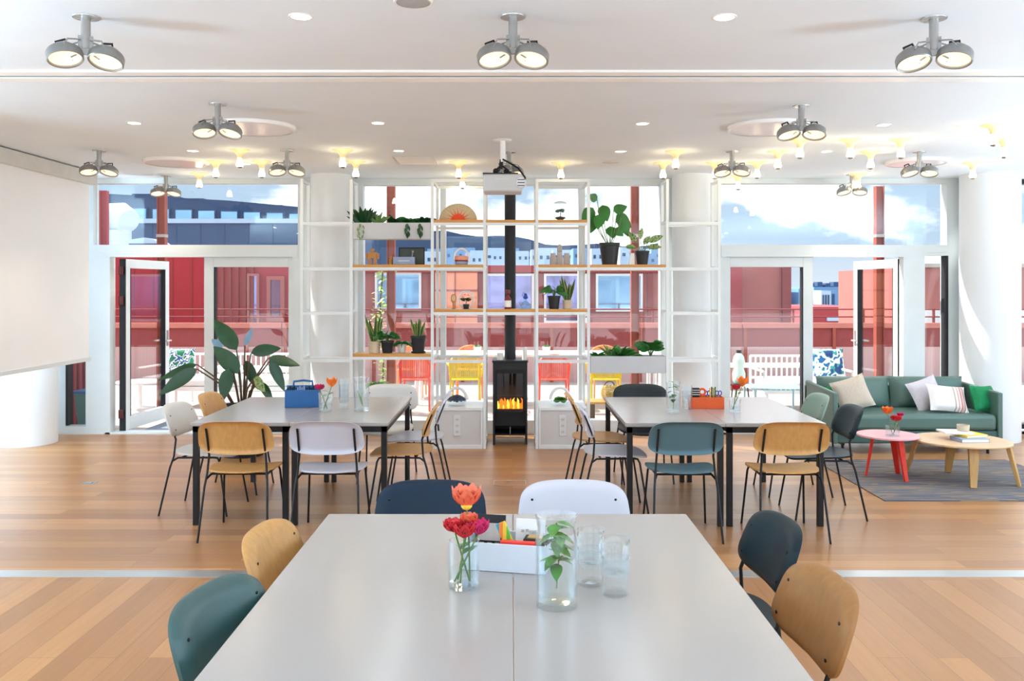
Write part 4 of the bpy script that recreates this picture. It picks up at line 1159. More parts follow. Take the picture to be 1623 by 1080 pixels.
# ---------------------------------------------------------------- things on the shelves
IY = SY + .16
ix = lambda u: X(u, IY)
def snake(t, dz, n, h, spread, seed):
    mb = MB(); mg = MB()
    q = random.Random(seed)
    for i in range(n):
        a = 2 * PI * i / n + q.uniform(-.3, .3); l = h * q.uniform(.65, 1.0)
        d = Vector((math.cos(a) * spread, math.sin(a) * spread * .6, 1))
        b = Vector((math.cos(a) * .014, math.sin(a) * .014, dz)); fc = (q.uniform(-.8, .8), q.uniform(-.2, .3))
        mg.leaf(b, d, l, .046, 0, .2, 8, face=fc, peak=.4)
        for s_ in (-.002, .0012): mb.leaf(b + Vector((0, s_, 0)), d, l * .97, .028, 0, .2, 8, face=fc, peak=.4)
    mb.build('leaves', M['snake'], t, angle=80); mg.build('leaf_margins', M['snakey'], t, angle=80)
def rosette(mb, n, ln, wd, seed, up=.5, droop=.5, c=(0, 0, 0), stalk=0, stm=None):
    q = random.Random(seed)
    for i in range(n):
        a = 2.399 * i + q.uniform(-.3, .3); e = up * q.uniform(.5, 1.4)
        d = Vector((math.cos(a), math.sin(a) * .7, e)).normalized(); L = ln * q.uniform(.7, 1.1)
        b = Vector(c)
        if stalk:
            b2 = b + Vector((math.cos(a) * .4, math.sin(a) * .3, 1)).normalized() * stalk * q.uniform(.5, 1)
            if stm is not None: stm.tube([b, b.lerp(b2, .5) + Vector((0, 0, .01)), b2], .0028, 5)
            b = b2
        mb.leaf(b, d, L, wd * q.uniform(.8, 1.15), droop, .22, 7, peak=.42, face=(q.uniform(-.5, .5), q.uniform(-.6, .2)) if i % 3 else None)
    return mb
def potplant(label, u, z, r, h, potm, y=IY, group='potted plants on the shelves', tp=.74):
    t = thing('potted_plant', label, 'plant', (X(u, y), y, z), 0, group)
    pot_mesh(r, h, tp).build('pot', M[potm], t)
    MB().lathe([(.0005, h * .84), (r * .88, h * .84)], 18).build('soil', M['soil'], t)
    return t
zb = shelf_z(566) + .001
t = potplant('snake plant in a beige pot on the lowest left shelf', 593, zb, .066, .125, 'potb', tp=.9)
snake(t, .1, 9, .34, .3, 3)
t = potplant('bushy green plant in a black pot between the two snake plants', 614, zb, .07, .13, 'pot')
s1 = MB(); l1 = rosette(MB(), 26, .12, .07, 4, .35, .5, (0, 0, .1), .12, s1); 
l1.build('leaves', M['leaf'], t); s1.build('stems', M['stem'], t)
t = potplant('trailing fern in a white pot behind the black snake plant pot', 637, zb, .05, .09, 'potw', IY + .06)
s1 = MB(); rosette(MB(), 22, .14, .035, 5, .25, .7, (0, 0, .08), .04, s1).build('leaves', M['leaf'], t); s1.build('stems', M['stem'], t)
t = potplant('snake plant in a black pot at the right of the lowest left shelf', 663, zb, .083, .185, 'pot', tp=.72)
MB().lathe([(.06, 0), (.078, .004), (.08, .018), (.07, .018)], 24).build('saucer', M['pot'], t)
snake(t, .15, 10, .25, .32, 9)
z4 = shelf_z(424) + .001
t = thing('toy_figure', 'square-cut wooden robot figure on the left middle shelf', 'figurine', (ix(590.5), IY, z4))
MB().box(-.05, .05, -.02, .02, .07, .135).box(-.07, -.052, -.018, .018, .06, .125).box(.052, .07, -.018, .018, .06, .125).build('body', M['toywood'], t, bev=.003)
MB().box(-.018, .018, -.018, .018, .14, .175).box(-.008, .008, -.008, .008, .133, .142).build('head', M['toywood'], t, bev=.003)
for q in (-1, 1): MB().box(q * .028 - .016, q * .028 + .016, -.02, .02, 0, .072).build('leg', M['toywood'], t, bev=.002)
MB().box(-.045, -.012, -.03, -.018, 0, .012).box(.012, .045, -.03, -.018, 0, .012).build('foot', M['toywood'], t)
t = thing('toy_figure', 'little brown wooden figure beside the grey-blue card on the left middle shelf', 'figurine', (ix(619.5), IY, z4))
MB().lathe([(.022, 0), (.022, .06), (.01, .066), (.009, .072)], 12).build('body', M['toywood'], t); MB().ball((0, 0, .085), .016).build('head', M['toywood'], t)
t = thing('framed_picture', 'dark green-grey picture leaning at the back of the left middle shelf', 'picture', (ix(651), IY + .09, z4))
MB().box(-.14, .14, -.004, .012, 0, .19).build('frame', M['blackmatte'], t, bev=.002)
MB().box(-.128, .128, -.006, -.004, .012, .178).build('image', M['darkgreen'], t)
MB().tube([(-.0, -.007, .06), (.01, -.007, .13)], .006, 6).ball((.012, -.007, .145), .012, (1, .3, 1)).build('motif', M['greywood'], t)
t = thing('card_box', 'grey-blue flat box in front of the dark picture', 'box', (ix(641), IY - .02, z4))
MB().box(-.115, .115, -.03, .03, 0, .083).build('box_body', M['steelblue'], t, bev=.003)
MB().box(-.06, .06, -.0312, -.03, .036, .046).build('label_line', M['casing'], t)
def trough(label, u0, u1, v0, v1, dp=.2):
    x0, x1 = sx(u0), sx(u1); z0, z1 = sz(v1), sz(v0)
    t = thing('planter_trough', label, 'planter', ((x0 + x1) / 2, SY + .005, z0), 0, 'long planter troughs on the shelves')
    w = (x1 - x0) / 2; h = z1 - z0; k = .008
    MB().box(-w, w, 0, dp, 0, k).box(-w, w, 0, k, k, h).box(-w, w, dp - k, dp, k, h).box(-w, -w + k, k, dp - k, k, h).box(w - k, w, k, dp - k, k, h).build('trough_body', M['trough'], t, bev=.002)
    MB().box(-w + k, w - k, k, dp - k, k, h - .03).build('soil', M['soil'], t)
    return t, h, x0, x1
t, h, x0, x1 = trough('long white planter trough with trailing plants, upper left of the shelving', 559, 682, 353, 379)
cx = (x0 + x1) / 2
def fol(t, px, c, n, ln, wd, seed, m, up, droop, y=.1, stalk=0):
    s1 = MB()
    o = rosette(MB(), n, ln, wd, seed, up, droop, (px, y, c), stalk, s1).build('foliage', M[m], t)
    if stalk: s1.build('stems', M['stem'], t)
fol(t, ix(577) - cx, h - .03, 36, .25, .05, 11, 'leafd', 1.5, .15)
g = MB()
for k in range(9): g.leaf((ix(575) - cx + .03 * math.sin(k * 2), -.012, h - .01 - .017 * k), (.4 * math.sin(k * 1.7), -.25, -1), .05, .022, 0, .2)
g.build('trailing_vine', M['leafp'], t)
fol(t, ix(600) - cx, h - .03, 20, .2, .03, 12, 'leafp', 1.4, .2)
fol(t, ix(625) - cx, h - .03, 16, .18, .04, 13, 'leafd', 1.2, .3)
fol(t, ix(648) - cx, h - .03, 24, .22, .055, 14, 'leaf', 1.4, .5)
fol(t, ix(672) - cx, h - .03, 26, .23, .055, 15, 'leafd', 1.5, .5)
g = MB()
for u in (648, 668):
    for k in range(6): g.leaf((ix(u) - cx + .012 * math.sin(k * 2), -.014, h - .01 - .02 * k), (.3 * math.sin(k * 1.7), -.2, -1), .065, .036, 0, .2)
g.build('trailing_vine', M['leafd'], t)
t, h, x0, x1 = trough('long grey planter trough with ferns, lower right of the shelving', 936, 1055.5, 565, 592)
cx = (x0 + x1) / 2
fol(t, ix(947) - cx, h - .03, 34, .15, .03, 21, 'leaf', 1.0, .4)
fol(t, ix(983) - cx, h - .03, 54, .24, .04, 22, 'leaf', 1.1, .35)
fol(t, ix(965) - cx, h - .03, 22, .28, .02, 23, 'leafp', 1.6, .4)
fol(t, ix(1030) - cx, h - .03, 26, .14, .08, 24, 'leaf', .9, .4, .1, .16)
fol(t, ix(1008) - cx, h - .03, 10, .11, .06, 25, 'leafg', 1.0, .4)
# fan
z35 = shelf_z(353) + .001
t = thing('paper_fan', 'half-round beige paper fan painted with a red sun, on the top left shelf', 'fan', (ix(726), IY, z35))
R = .205; n = 36; vs = [(0, 0, 0)]; 
for k in range(n + 1):
    a = PI * k / n; y = .006 * (1 if k % 2 else -1); vs.append((R * math.cos(a), y, R * math.sin(a) * .9 + .0))
g = MB().add(vs, [(0, k + 1, k + 2) for k in range(n)])
o = g.build('fan_leaf', M['fan'], t, angle=5)
sol = o.modifiers.new('solid', 'SOLIDIFY'); sol.thickness = .002
g = MB()
for k in range(19):
    a = PI * (k + .5) / 19; l = R * (.78 if k % 2 else .5) * (.9 + .1 * math.sin(a)); w = .13 if k % 2 else .16
    p = lambda r, b: (r * math.cos(b), -.0095, r * math.sin(b) * .9)
    g.add([p(0.002, a), p(l * .5, a - w * .5), p(l, a), p(l * .5, a + w * .5)], [(0, 1, 2, 3)])
g.add([(0, -.0105, 0)] + [(R * .36 * math.cos(PI * k / 16), -.0105, R * .36 * math.sin(PI * k / 16)) for k in range(17)], [(0, k + 1, k + 2) for k in range(16)])
g.build('painted_sun', M['fanred'], t)
MB().box(-.2, .2, -.008, .008, 0, .004).build('base_slat', M['toywood'], t)
# terrarium jar top right
t = thing('jar_terrarium', 'small glass jar terrarium with a lid on the top right shelf', 'terrarium', (ix(888), IY, z35))
MB().olathe([(.045, .02), (.068, .05), (.075, .1), (.072, .15), (.062, .185)], 28).build('jar_glass', M['clear'], t)
MB().olathe([(.0005, .214), (.03, .21), (.066, .196), (.07, .186)], 28).build('jar_lid', glass('jar_lid_glass', (.6, .68, .68), .3, .7), t)
MB().lathe([(.04, 0), (.03, .012), (.05, .02), (.06, .035)], 20).build('stand', M['darkgreen'], t)
MB().lathe([(.0005, .05), (.055, .036)], 16).build('soil', M['soil'], t)
rosette(MB(), 20, .055, .035, 31, .6, .3, (0, 0, .08), .03).tube([(0, 0, .03), (.004, 0, .08), (0, 0, .12)], .005, 6).build('foliage', M['leafd'], t)
# speaker / lantern, left bay 3 second shelf
t = thing('arch_lantern', 'white arched lantern with a salmon band on the shelf below the fan', 'lantern', (ix(731.5), IY, z4))
arc = [(.075 * math.cos(PI * k / 16), 0, .085 + .085 * math.sin(PI * k / 16)) for k in range(17)]
MB().tube([(.078, 0, .03)] + arc + [(-.078, 0, .03)], .013, 10).build('arch_handle', M['whitegloss'], t)
MB().lathe([(.0005, .05), (.07, .05), (.074, .06), (.072, .088), (.055, .096), (.0005, .098)], 26).build('band', M['pinkplastic'], t)
MB().lathe([(.06, 0), (.066, .006), (.07, .03), (.07, .05), (.0005, .05)], 26).build('base', M['steelblue'], t)
MB().lathe([(.0715, .034), (.0715, .05)], 26).build('dark_ring', M['bottlered'], t)
# bay 3, shelf 495
z49 = shelf_z(495) + .001
t = thing('hand_mirror', 'wooden paddle-shaped hand mirror standing left of the white plant display', 'mirror', (ix(719), IY, z49))
MB().prism([(x * .03, y * .045 + .112) for x, y in superout(28, 2.6)] , -.006, .006).xf(Matrix(((1, 0, 0, 0), (0, 0, 1, 0), (0, 1, 0, 0), (0, 0, 0, 1)))).build('paddle', M['toywood'], t, bev=.002)
MB().box(-.012, .012, -.008, .008, .004, .075).box(-.022, .022, -.018, .018, 0, .006).build('handle', M['toywood'], t, bev=.002)
MB().prism([(x * .02, y * .034 + .114) for x, y in superout(28, 2.3)], -.008, -.006).xf(Matrix(((1, 0, 0, 0), (0, 0, 1, 0), (0, 1, 0, 0), (0, 0, 0, 1)))).build('inset', M['oakpale'], t)
t = thing('plant_display', 'white octagonal frame with a small plant in front, left middle bay', 'terrarium', (ix(739), IY, z49))
oc8 = [(.085 * math.cos(PI / 8 + k * PI / 4), .095 * math.sin(PI / 8 + k * PI / 4) + .095) for k in range(8)]
g = MB().tube([(x, 0, z) for x, z in oc8], .009, 8, True)
g.build('frame', M['whitegloss'], t)
MB().add([(x, .012, z) for x, z in oc8], [tuple(range(8))]).build('back_pane', M['clear'], t)
MB().lathe([(.026, 0), (.034, .04), (.032, .052), (.0005, .05)], 18, (0, -.03, 0)).build('pot', M['pot'], t)
rosette(MB(), 18, .06, .028, 33, .5, .2, (0, -.03, .06), .045).tube([(0, -.03, .05), (0, -.03, .1)], .004, 6).build('foliage', M['leafd'], t)
g = MB()
for k in range(7): g.ball((.04 * math.cos(k * .95), -.035, .115 + .04 * math.sin(k * .95)), .008)
g.build('blossoms', M['gcoral'], t)
# bay 4, shelf 495
t = thing('bottle', 'dark red topped bottle with a white label in front of the black flue', 'bottle', (ix(805), IY - .03, z49))
MB().lathe([(.034, 0), (.037, .006), (.037, .1), (.024, .125), (.014, .14), (.014, .16)], 24).build('bottle_body', M['bottlered'], t)
MB().lathe([(.0375, .02), (.0375, .09)], 24).build('label', M['paper'], t)
MB().lathe([(.016, .155), (.026, .165), (.027, .195), (.015, .205), (.0005, .206)], 20).build('cap', M['bottlered'], t)
t = thing('bottle', 'squat clear bottle with a blue stopper right of the flue', 'bottle', (ix(833), IY, z49))
MB().olathe([(.0005, 0), (.055, 0), (.06, .008), (.06, .05), (.042, .075), (.02, .09), (.018, .11)], 24).build('bottle_glass', glass('aqua_glass', (.68, .88, .92), .08, .6), t)
MB().ball((0, 0, .125), .026, (1, 1, .9)).lathe([(.012, .145), (.02, .155), (.0005, .17)], 14).build('stopper', M['bottleblue'], t)
MB().olathe([(.061, .03), (.061, .045)], 24).build('painted_band', M['steelblue'], t)
# bay 5, shelf 424: stacked wooden figures
for k, (dx, dz, lb) in enumerate(((-.07, 0, 'grey wooden peg figure at the lower left of the little pyramid'), (.0, 0, 'grey wooden peg figure at the lower middle of the little pyramid'), (.075, 0, 'grey wooden peg figure at the lower right of the little pyramid'))):
    t = thing('peg_figure', lb, 'figurine', (ix(887) + dx, IY, z4), 0, 'grey peg figures stacked in a pyramid')
    g = MB().box(-.027, .027, -.02, .02, .0, .125 if dx else .14); g.build('body', M['greywood'], t, bev=.004)
    g = MB()
    for q in (-1, 1): g.box(q * .03 - .005, q * .03 + .005, -.014, .014, 0, .085)
    g.build('arms', M['greywood'], t, bev=.002)
t = thing('peg_figure', 'grey wooden peg figure balanced on top of the little pyramid', 'figurine', (ix(887), IY, z4 + .1415), 0, 'grey peg figures stacked in a pyramid')
MB().box(-.026, .026, -.02, .02, 0, .058).build('body', M['greywood'], t, bev=.004); MB().box(-.014, .014, -.014, .014, .058, .078).build('head', M['greywood'], t, bev=.003)
# bay 5, shelf 495
t = potplant('broad-leaved plant in a black pot on the right bay shelf, left of two', 878, z49, .068, .14, 'pot')
s1 = MB(); rosette(MB(), 12, .13, .085, 41, .25, .5, (0, 0, .115), .12, s1).build('leaves', M['leaf'], t); s1.build('stems', M['stem'], t)
t = potplant('small snake plant in a beige pot on the right bay shelf, right of two', 899, z49, .052, .095, 'potb', tp=.92)
snake(t, .075, 6, .31, .28, 44)
# bay 6, shelf 424
t = potplant('tall large-leaved plant in a big black pot on the right middle shelf', 966, z4, .108, .235, 'pot')
lv = MB(); st_ = MB(); p0 = ix(966)
for u, v, du, dv, ln, wd in ((940, 330, -10, 14, .2, .15), (955, 325, 6, 20, .18, .14), (951, 340, -6, 24, .17, .13), (972, 335, 18, -8, .16, .12), (978, 340, 16, 12, .2, .15), (985, 345, 10, 24, .2, .13), (968, 358, 4, 18, .15, .12), (946, 318, -8, -6, .12, .1), (975, 362, 10, 8, .12, .1), (943, 345, -6, 20, .16, .12)):
    q = Vector((ix(u) - p0, rnd.uniform(-.06, .08), Z(v, IY) - z4))
    b0 = Vector((q.x * .1, 0, .2)); st_.tube([b0, b0.lerp(q, .55) + Vector((q.x * .15, 0, 0)), q], .0045, 6)
    lv.leaf(q, (du, rnd.uniform(-14, 4), -dv), ln, wd, .1, .15, 9, face=(rnd.uniform(-.6, .6), rnd.uniform(-.6, .3)), peak=.36)
lv.build('leaves', M['leaf'], t); st_.build('stalks', M['stem'], t)
t = potplant('young rubber plant with pale leaves in a smaller black pot on the right middle shelf', 1018, z4, .075, .15, 'pot')
lv = MB(); st_ = MB(); p0 = ix(1018)
for u, v, du, dv, ln, wd in ((1028, 384, 16, -9, .17, .07), (1008, 384, -8, -12, .14, .065), (1026, 392, 16, -2, .14, .06), (1014, 380, 2, -16, .13, .055), (1006, 392, -12, -2, .1, .055), (1020, 388, 8, -12, .12, .06)):
    q = Vector((ix(u) - p0, rnd.uniform(-.03, .03), Z(v, IY) - z4)); b0 = Vector((0, 0, .12)); st_.tube([b0, q], .004, 6)
    lv.leaf(q, (du, rnd.uniform(-6, 2), -dv), ln * 1.1, wd * 1.1, .12, .2, 8, face=(rnd.uniform(-.4, .4), rnd.uniform(-.4, .4)))
lv.build('leaves', M['leafv'], t); st_.build('stalks', M['stem'], t)
t = thing('paper_tent', 'folded white card standing between the two black pots', 'card', (ix(1001), IY, z4))
MB().add([(-.035, -.03, 0), (.03, -.03, 0), (.03, 0, .125), (-.01, 0, .125), (-.035, .03, 0), (.03, .03, 0)], [(0, 1, 2, 3), (5, 4, 3, 2)]).build('card', M['paper'], t)
# candles on the stove
zt = Z(572, ST) + .001
for u, r, h, lb in ((792.5, .034, .078, 'short white candle on the left of the stove top'), (831.5, .028, .14, 'tall white candle on the right of the stove top')):
    t = thing('candle', lb, 'candle', (X(u, ST + .08), ST + .08, zt))
    MB().lathe([(r, 0), (r, h - .004), (r - .004, h), (.0005, h - .005)], 24).build('wax', M['wax'], t)
    MB().tube([(0, 0, h - .006), (.002, 0, h + .01)], .0015, 5).build('wick', M['black'], t)
# arched-handle glass terrariums on the cabinets
for u, mt, lb, itm in ((724, 'berry', 'arched-handle glass bowl of dark berries on the left low cabinet', 'berries'), (888, 'leafg', 'arched-handle glass bowl of green leaves on the right low cabinet', 'greens')):
    t = thing('handled_bowl', lb, 'bowl', (X(u, SY + .2), SY + .2, .4365))
    MB().olathe([(.0005, .0), (.06, 0), (.1, .03), (.108, .06), (.104, .062), (.096, .032), (.058, .006), (.0005, .006)], 30).build('bowl_glass', M['clear'], t)
    MB().tube([(.105 * math.cos(PI * k / 18), 0, .06 + .125 * math.sin(PI * k / 18)) for k in range(19)], .015, 8).build('arch_handle', M['whitegloss'], t)
    g = MB()
    if itm == 'berries':
        for k in range(60):
            a = k * 2.399; r = .09 * math.sqrt(k / 60); g.ball((r * math.cos(a), r * math.sin(a), .04 + .045 * (1 - (r / .09) ** 2) + .012), .016, (1, 1, 1), 8, 6)
    else: rosette(g, 60, .085, .055, 55, .9, .3, (0, 0, .04))
    o = g.build(itm, M[mt], t); o['kind'] = 'stuff'

# ---------------------------------------------------------------- terrace outside
DZ = -.03
struct(MB().box(-14, 14, 10.34, 17, DZ - .2, DZ).build('terrace_deck', M['deck']))
struct(MB().box(-400, 400, 17, 900, -2.2, -2).build('far_ground', M['ground']))
struct(MB().box(-60, 60, 10.4, 17, -2.2, -2.0).build('far_ground', M['ground']))
struct(MB().box(-30, 30, -40, -2.2, -.3, -.12).box(8.2, 30, -2.2, 10.3, -.3, -.12).build('bounce_ground', M['bounce_pave']))  # unseen pale ground added to bounce sunlight onto the ceiling
t = thing('entrance_mat', 'grey-blue doormat outside the open left door', 'doormat', (-3.95, 10.8, DZ)); MB().box(-.5, .6, -.4, .45, 0, .012).build('mat_pad', M['mat'], t, bev=.003)
for u, lb in ((257, 'rust-red steel post outside the upper left window'), (620, 'rust-red steel post outside the left part of the middle window'), (1006, 'rust-red steel post outside the right part of the middle window'), (1393, 'rust-red steel post outside the right door, sunlit along one side')):
    x = X(u, 12)
    t = thing('steel_post', lb, 'post', (x, 12.0, DZ), 0, 'rust-red terrace posts')
    MB().box(-.045, .045, -.008, .008, 0, Z(292, 12)).box(-.055, -.045, -.05, .05, 0, Z(292, 12)).box(.045, .055, -.05, .05, 0, Z(292, 12)).build('shaft', M['post'], t)
    MB().box(-.1, .1, -.1, .1, 0, .015).build('base_plate', M['post'], t)
    MB().box(-.06, .06, -.055, .055, 2.42, 2.46).build('joint_plate', M['greywood'], t)
FYY = 16.0
fz = lambda v: Z(v, FYY)
for a, b, lb in ((-13, -4.2, 'terrace parapet of pink boards with a wooden rail, behind the left doors'), (-4.2, 4.2, 'terrace parapet of pink boards with a wooden rail, behind the middle window'), (4.2, 13, 'terrace parapet of pink boards with a wooden rail, behind the right doors')):
    t = thing('terrace_parapet', lb, 'railing', ((a + b) / 2, FYY, DZ), 0, 'terrace parapets'); w = (b - a) / 2 - .01
    MB().box(-w, w, -.03, .03, 0, fz(550) - DZ).build('board_panel', M['pinkwood'], t)
    MB().box(-w, w, -.01, .01, fz(550) - DZ, fz(520) - DZ).build('dark_panel', M['mesh_red'], t)
    MB().box(-w, w, -.06, .06, fz(520) - DZ, fz(512) - DZ).build('top_rail', M['redrail'], t)
    k = -w + .05
    while k < w:
        MB().box(k - .03, k + .03, -.05, -.03, 0, fz(520) - DZ).build('baluster', M['post'], t); k += 1.62
# second wire fence beyond the parapet
for a, b, lb in ((-13.5, 0, 'thin dark rail fence beyond the parapet, left half'), (0, 13.5, 'thin dark rail fence beyond the parapet, right half')):
    t = thing('rail_fence', lb, 'fence', ((a + b) / 2, 16.8, DZ), 0, 'thin rail fences beyond the parapet'); w = (b - a) / 2 - .01
    g = MB()
    for z in (Z(488, 16.8), Z(500, 16.8)): g.tube([(-w, 0, z), (w, 0, z)], .014, 6)
    g.build('rails', M['mesh_red'], t)
    for k in range(11):
        x = -w + 2 * w * k / 10; MB().box(x - .02, x + .02, -.02, .02, 0, Z(487, 16.8)).build('fence_post', M['mesh_red'], t)
# red buildings over the courtyard
def bld(name, label, x0, x1, y0, y1, z1, mt, cat='building', group=None, z0=-2):
    t = thing(name, label, cat, ((x0 + x1) / 2, y0, z0), 0, group)
    w = (x1 - x0) / 2
    MB().box(-w, w, 0, y1 - y0, 0, z1 - z0).build('walls', M[mt], t)
    return t, w, z0
def addwin(t, cx, z0b, u0, u1, v0, v1, y, gm, fm='out_white', fr=.05):
    a, b, c, d = X(u0, y) - cx, X(u1, y) - cx, Z(v1, y) - z0b, Z(v0, y) - z0b
    f = MB().box(a, b, -.08, .02, c, c + fr).box(a, b, -.08, .02, d - fr, d).box(a, a + fr, -.08, .02, c + fr, d - fr).box(b - fr, b, -.08, .02, c + fr, d - fr).build('window_frame', M[fm], t)
    MB().box(a + fr, b - fr, -.03, .01, c + fr, d - fr).build('pane', M[gm], f)
def ribs(t, x0, x1, z1, step, m, y=-.05):
    k = x0; g = MB()
    while k < x1: g.box(k, k + step * .45, y, 0, 0, z1); k += step
    g.build('cladding_ribs', M[m], t)
y = 18.5
b, w, z0 = bld('red_building', 'bright red building beyond the open left door', X(150, y), X(334, y), y, 24, Z(400, y), 'redwall')
g = MB()
for k in range(6): g.box(-w + w * k / 3, -w + w * k / 3 + .02, -.012, 0, 0, Z(400, y) - z0)
g.box(-w, w, -.03, 0, Z(404, y) - z0, Z(400, y) - z0); g.build('panel_joints', M['mesh_red'], b)
y = 18.6
x0, x1 = X(338, y), X(500, y); b, w, z0 = bld('red_building', 'muted red clad building with pale windows, seen through the closed left door', x0, x1, y, 24, Z(398, y), 'redcorr')
ribs(b, -w, -w + .85, Z(398, y) - z0, .16, 'mesh_red')
addwin(b, (x0 + x1) / 2, z0, 393, 412, 434, 520, y, 'purpglass', 'redpale'); addwin(b, (x0 + x1) / 2, z0, 424, 452, 438, 510, y, 'skyglass', 'redpale', .08)
y = 19.5
x0, x1 = X(552, y), X(1075, y); cx = (x0 + x1) / 2
b, w, z0 = bld('red_pavilion', 'low red pavilion with big windows opposite the middle window', x0, x1, y, 23, Z(424, y), 'redpale')
MB().box(-w - .1, w + .1, -.12, .1, Z(432, y) - z0, Z(421, y) - z0).build('roof_band', M['redwall'], b)
g = MB()
for u in (566, 684, 762, 846, 858, 934, 1030): g.box(X(u, y) - cx - .06, X(u, y) - cx + .06, -.06, 0, 0, Z(424, y) - z0)
g.build('wall_posts', M['mesh_red'], b)
for a, c, d, e, gm in ((595, 668, 432, 492, 'skyglass'), (766, 846, 434, 500, 'purpglass'), (862, 930, 434, 512, 'purpglass'), (944, 1018, 434, 494, 'skyglass')): addwin(b, cx, z0, a, c, d, e, y, gm)
o = MB().box(X(690, y) - cx, X(757, y) - cx, -.1, 0, 0, Z(432, y) - z0).build('salmon_door', M['salmonwall'], b)
MB().box(X(722, y) - cx - .015, X(722, y) - cx + .015, -.11, -.1, 0, Z(432, y) - z0).box(X(690, y) - cx, X(757, y) - cx, -.11, -.1, Z(462, y) - z0, Z(459, y) - z0).build('door_joints', M['redpale'], o)
y = 20
x0, x1 = X(1120, y), X(1252, y); b, w, z0 = bld('red_building', 'dull red building seen through the closed right door', x0, x1, y, 25, Z(412, y), 'redpale')
MB().box(-w, -w + .75, -.25, 0, 0, Z(405, y) - z0).build('side_wing', M['redcorr'], b); MB().box(w - .2, w, -.1, 0, 0, Z(412, y) - z0).build('corner_post', M['mesh_red'], b)
y = 21
x0, x1 = X(1452, y), X(1640, y); b, w, z0 = bld('red_building', 'pink-red building behind the narrow right window', x0, x1, y, 26, Z(424, y), 'redpale')
MB().box(-w, w, -.15, 0, 0, Z(492, y) - z0).build('cream_base', M['paper'], b)
MB().box(-w - .05, w + .05, -.1, .1, Z(424, y) - z0, Z(418, y) - z0).build('roof_edge', M['greywood'], b)
# corrugated wing at the far left, and the bin before it
t = thing('corrugated_wall', 'red corrugated facade wing at the far left, behind the screen', 'wall', (X(100, 10.95), 10.95, DZ))
w0, w1 = -1.6, X(167, 10.95) - X(100, 10.95)
MB().box(w0, w1, .03, .1, 0, Z(298, 10.95)).build('backing', M['redcorr'], t)
g = MB(); k = w0
while k < w1 - .03: g.box(k, k + .04, 0, .03, 0, Z(298, 10.95)); k += .075
g.build('ribs', M['redcorr'], t)
t = thing('waste_bin', 'green wheeled bin with a blue lid outside the narrow left window', 'bin', (X(140, 10.6), 10.62, DZ))
MB().add([(-.09, -.1, .05), (.09, -.1, .05), (.09, .1, .05), (-.09, .1, .05), (-.12, -.14, .46), (.12, -.14, .46), (.12, .14, .46), (-.12, .14, .46)], [(0, 3, 2, 1), (4, 5, 6, 7), (0, 1, 5, 4), (1, 2, 6, 5), (2, 3, 7, 6), (3, 0, 4, 7)]).build('bin_body', M['bin'], t, bev=.01)
MB().box(-.135, .135, -.16, .155, .46, .49).tube([(-.13, .15, .475), (.13, .15, .475)], .02, 8).build('lid', M['binlid'], t, bev=.006)
for q in (-1, 1): MB().tube([(q * .08 - .015, .1, .04), (q * .08 + .015, .1, .04)], .04, 14).build('wheel', M['black'], t)
# outdoor dining set
t = thing('terrace_table', 'long white terrace table beyond the middle window', 'table', (.3, 13.15, DZ))
MB().box(-1.85, 1.95, -.4, .4, .72, .755).build('tabletop', M['out_white'], t, bev=.006)
for a in (-1.7, 1.8):
    for q in (-.3, .3): MB().tube([(a, q, 0), (a, q, .72)], .03, 10).build('leg', M['out_white'], t)
def outchair(mc, label):
    t = thing('terrace_chair', label, 'chair', (0, 0, DZ), 0, 'terrace chairs')
    m = M[mc]
    MB().shell(lambda a, b, q: (a * .21, b * .2, .44 - .012 * (1 - q * q)), SO2, .014, 5, (0, 0, -1)).build('seat', m, t)
    arch = [(-.2, -.2, .44), (-.21, -.23, .62)] + [(.21 * math.cos(PI - PI * k / 10), -.25 - .02 * math.sin(PI * k / 10), .66 + .13 * math.sin(PI * k / 10)) for k in range(11)] + [(.21, -.23, .62), (.2, -.2, .44)]
    MB().tube(arch, .016, 8).build('back_frame', m, t)
    g = MB()
    for k in range(15):
        x = -.18 + .36 * k / 14; h = .66 + .125 * math.sqrt(max(0, 1 - (x / .21) ** 2)); g.box(x - .0095, x + .0095, -.255, -.245, .47, h)
    g.box(-.2, .2, -.257, -.243, .46, .485)
    g.build('back_slats', m, t)
    for q in (-1, 1):
        MB().tube([(q * .2, -.22, .62), (q * .25, -.12, .66), (q * .25, .12, .645), (q * .22, .17, .44)], .013, 8).build('armrest', m, t)
        MB().tube([(q * .2, -.2, .44), (q * .21, -.25, 0)], .014, 8).build('leg', m, t)
        MB().tube([(q * .19, .18, .44), (q * .2, .2, 0)], .014, 8).build('leg', m, t)
    return t
prot = {}
for u, y, mc, rz, lb in ((660, 12.45, 'out_red', 0, 'coral red terrace chair left of the shelves, back to the room'), (738, 12.45, 'out_yellow', 0, 'yellow terrace chair behind the bowl of dark berries'), (877, 12.45, 'out_red', 0, 'coral red terrace chair behind the bowl of green leaves'), (958, 12.45, 'out_yellow', 0, 'yellow terrace chair under the grey planter trough'),
                        (652, 13.85, 'out_orange', PI, 'apricot chair on the far side of the terrace table, left'), (745, 13.85, 'out_orange', PI, 'apricot chair on the far side of the terrace table, behind the yellow one'), (960, 13.85, 'out_orange', PI, 'apricot chair on the far side of the terrace table, right'), (797, 12.5, 'out_yellow', 1.2, 'yellow terrace chair half hidden behind the stove, left side'), (842, 12.5, 'out_red', -1.2, 'coral red terrace chair half hidden behind the stove, right side')):
    if abs(u - 797) < 2 or abs(u - 842) < 2: continue
    if mc not in prot: prot[mc] = outchair(mc, lb); o = prot[mc]; o.location = (X(u, y), y, DZ); o.rotation_euler = (0, 0, rz)
    else: dup(prot[mc], (X(u, y), y, DZ), rz, lb)
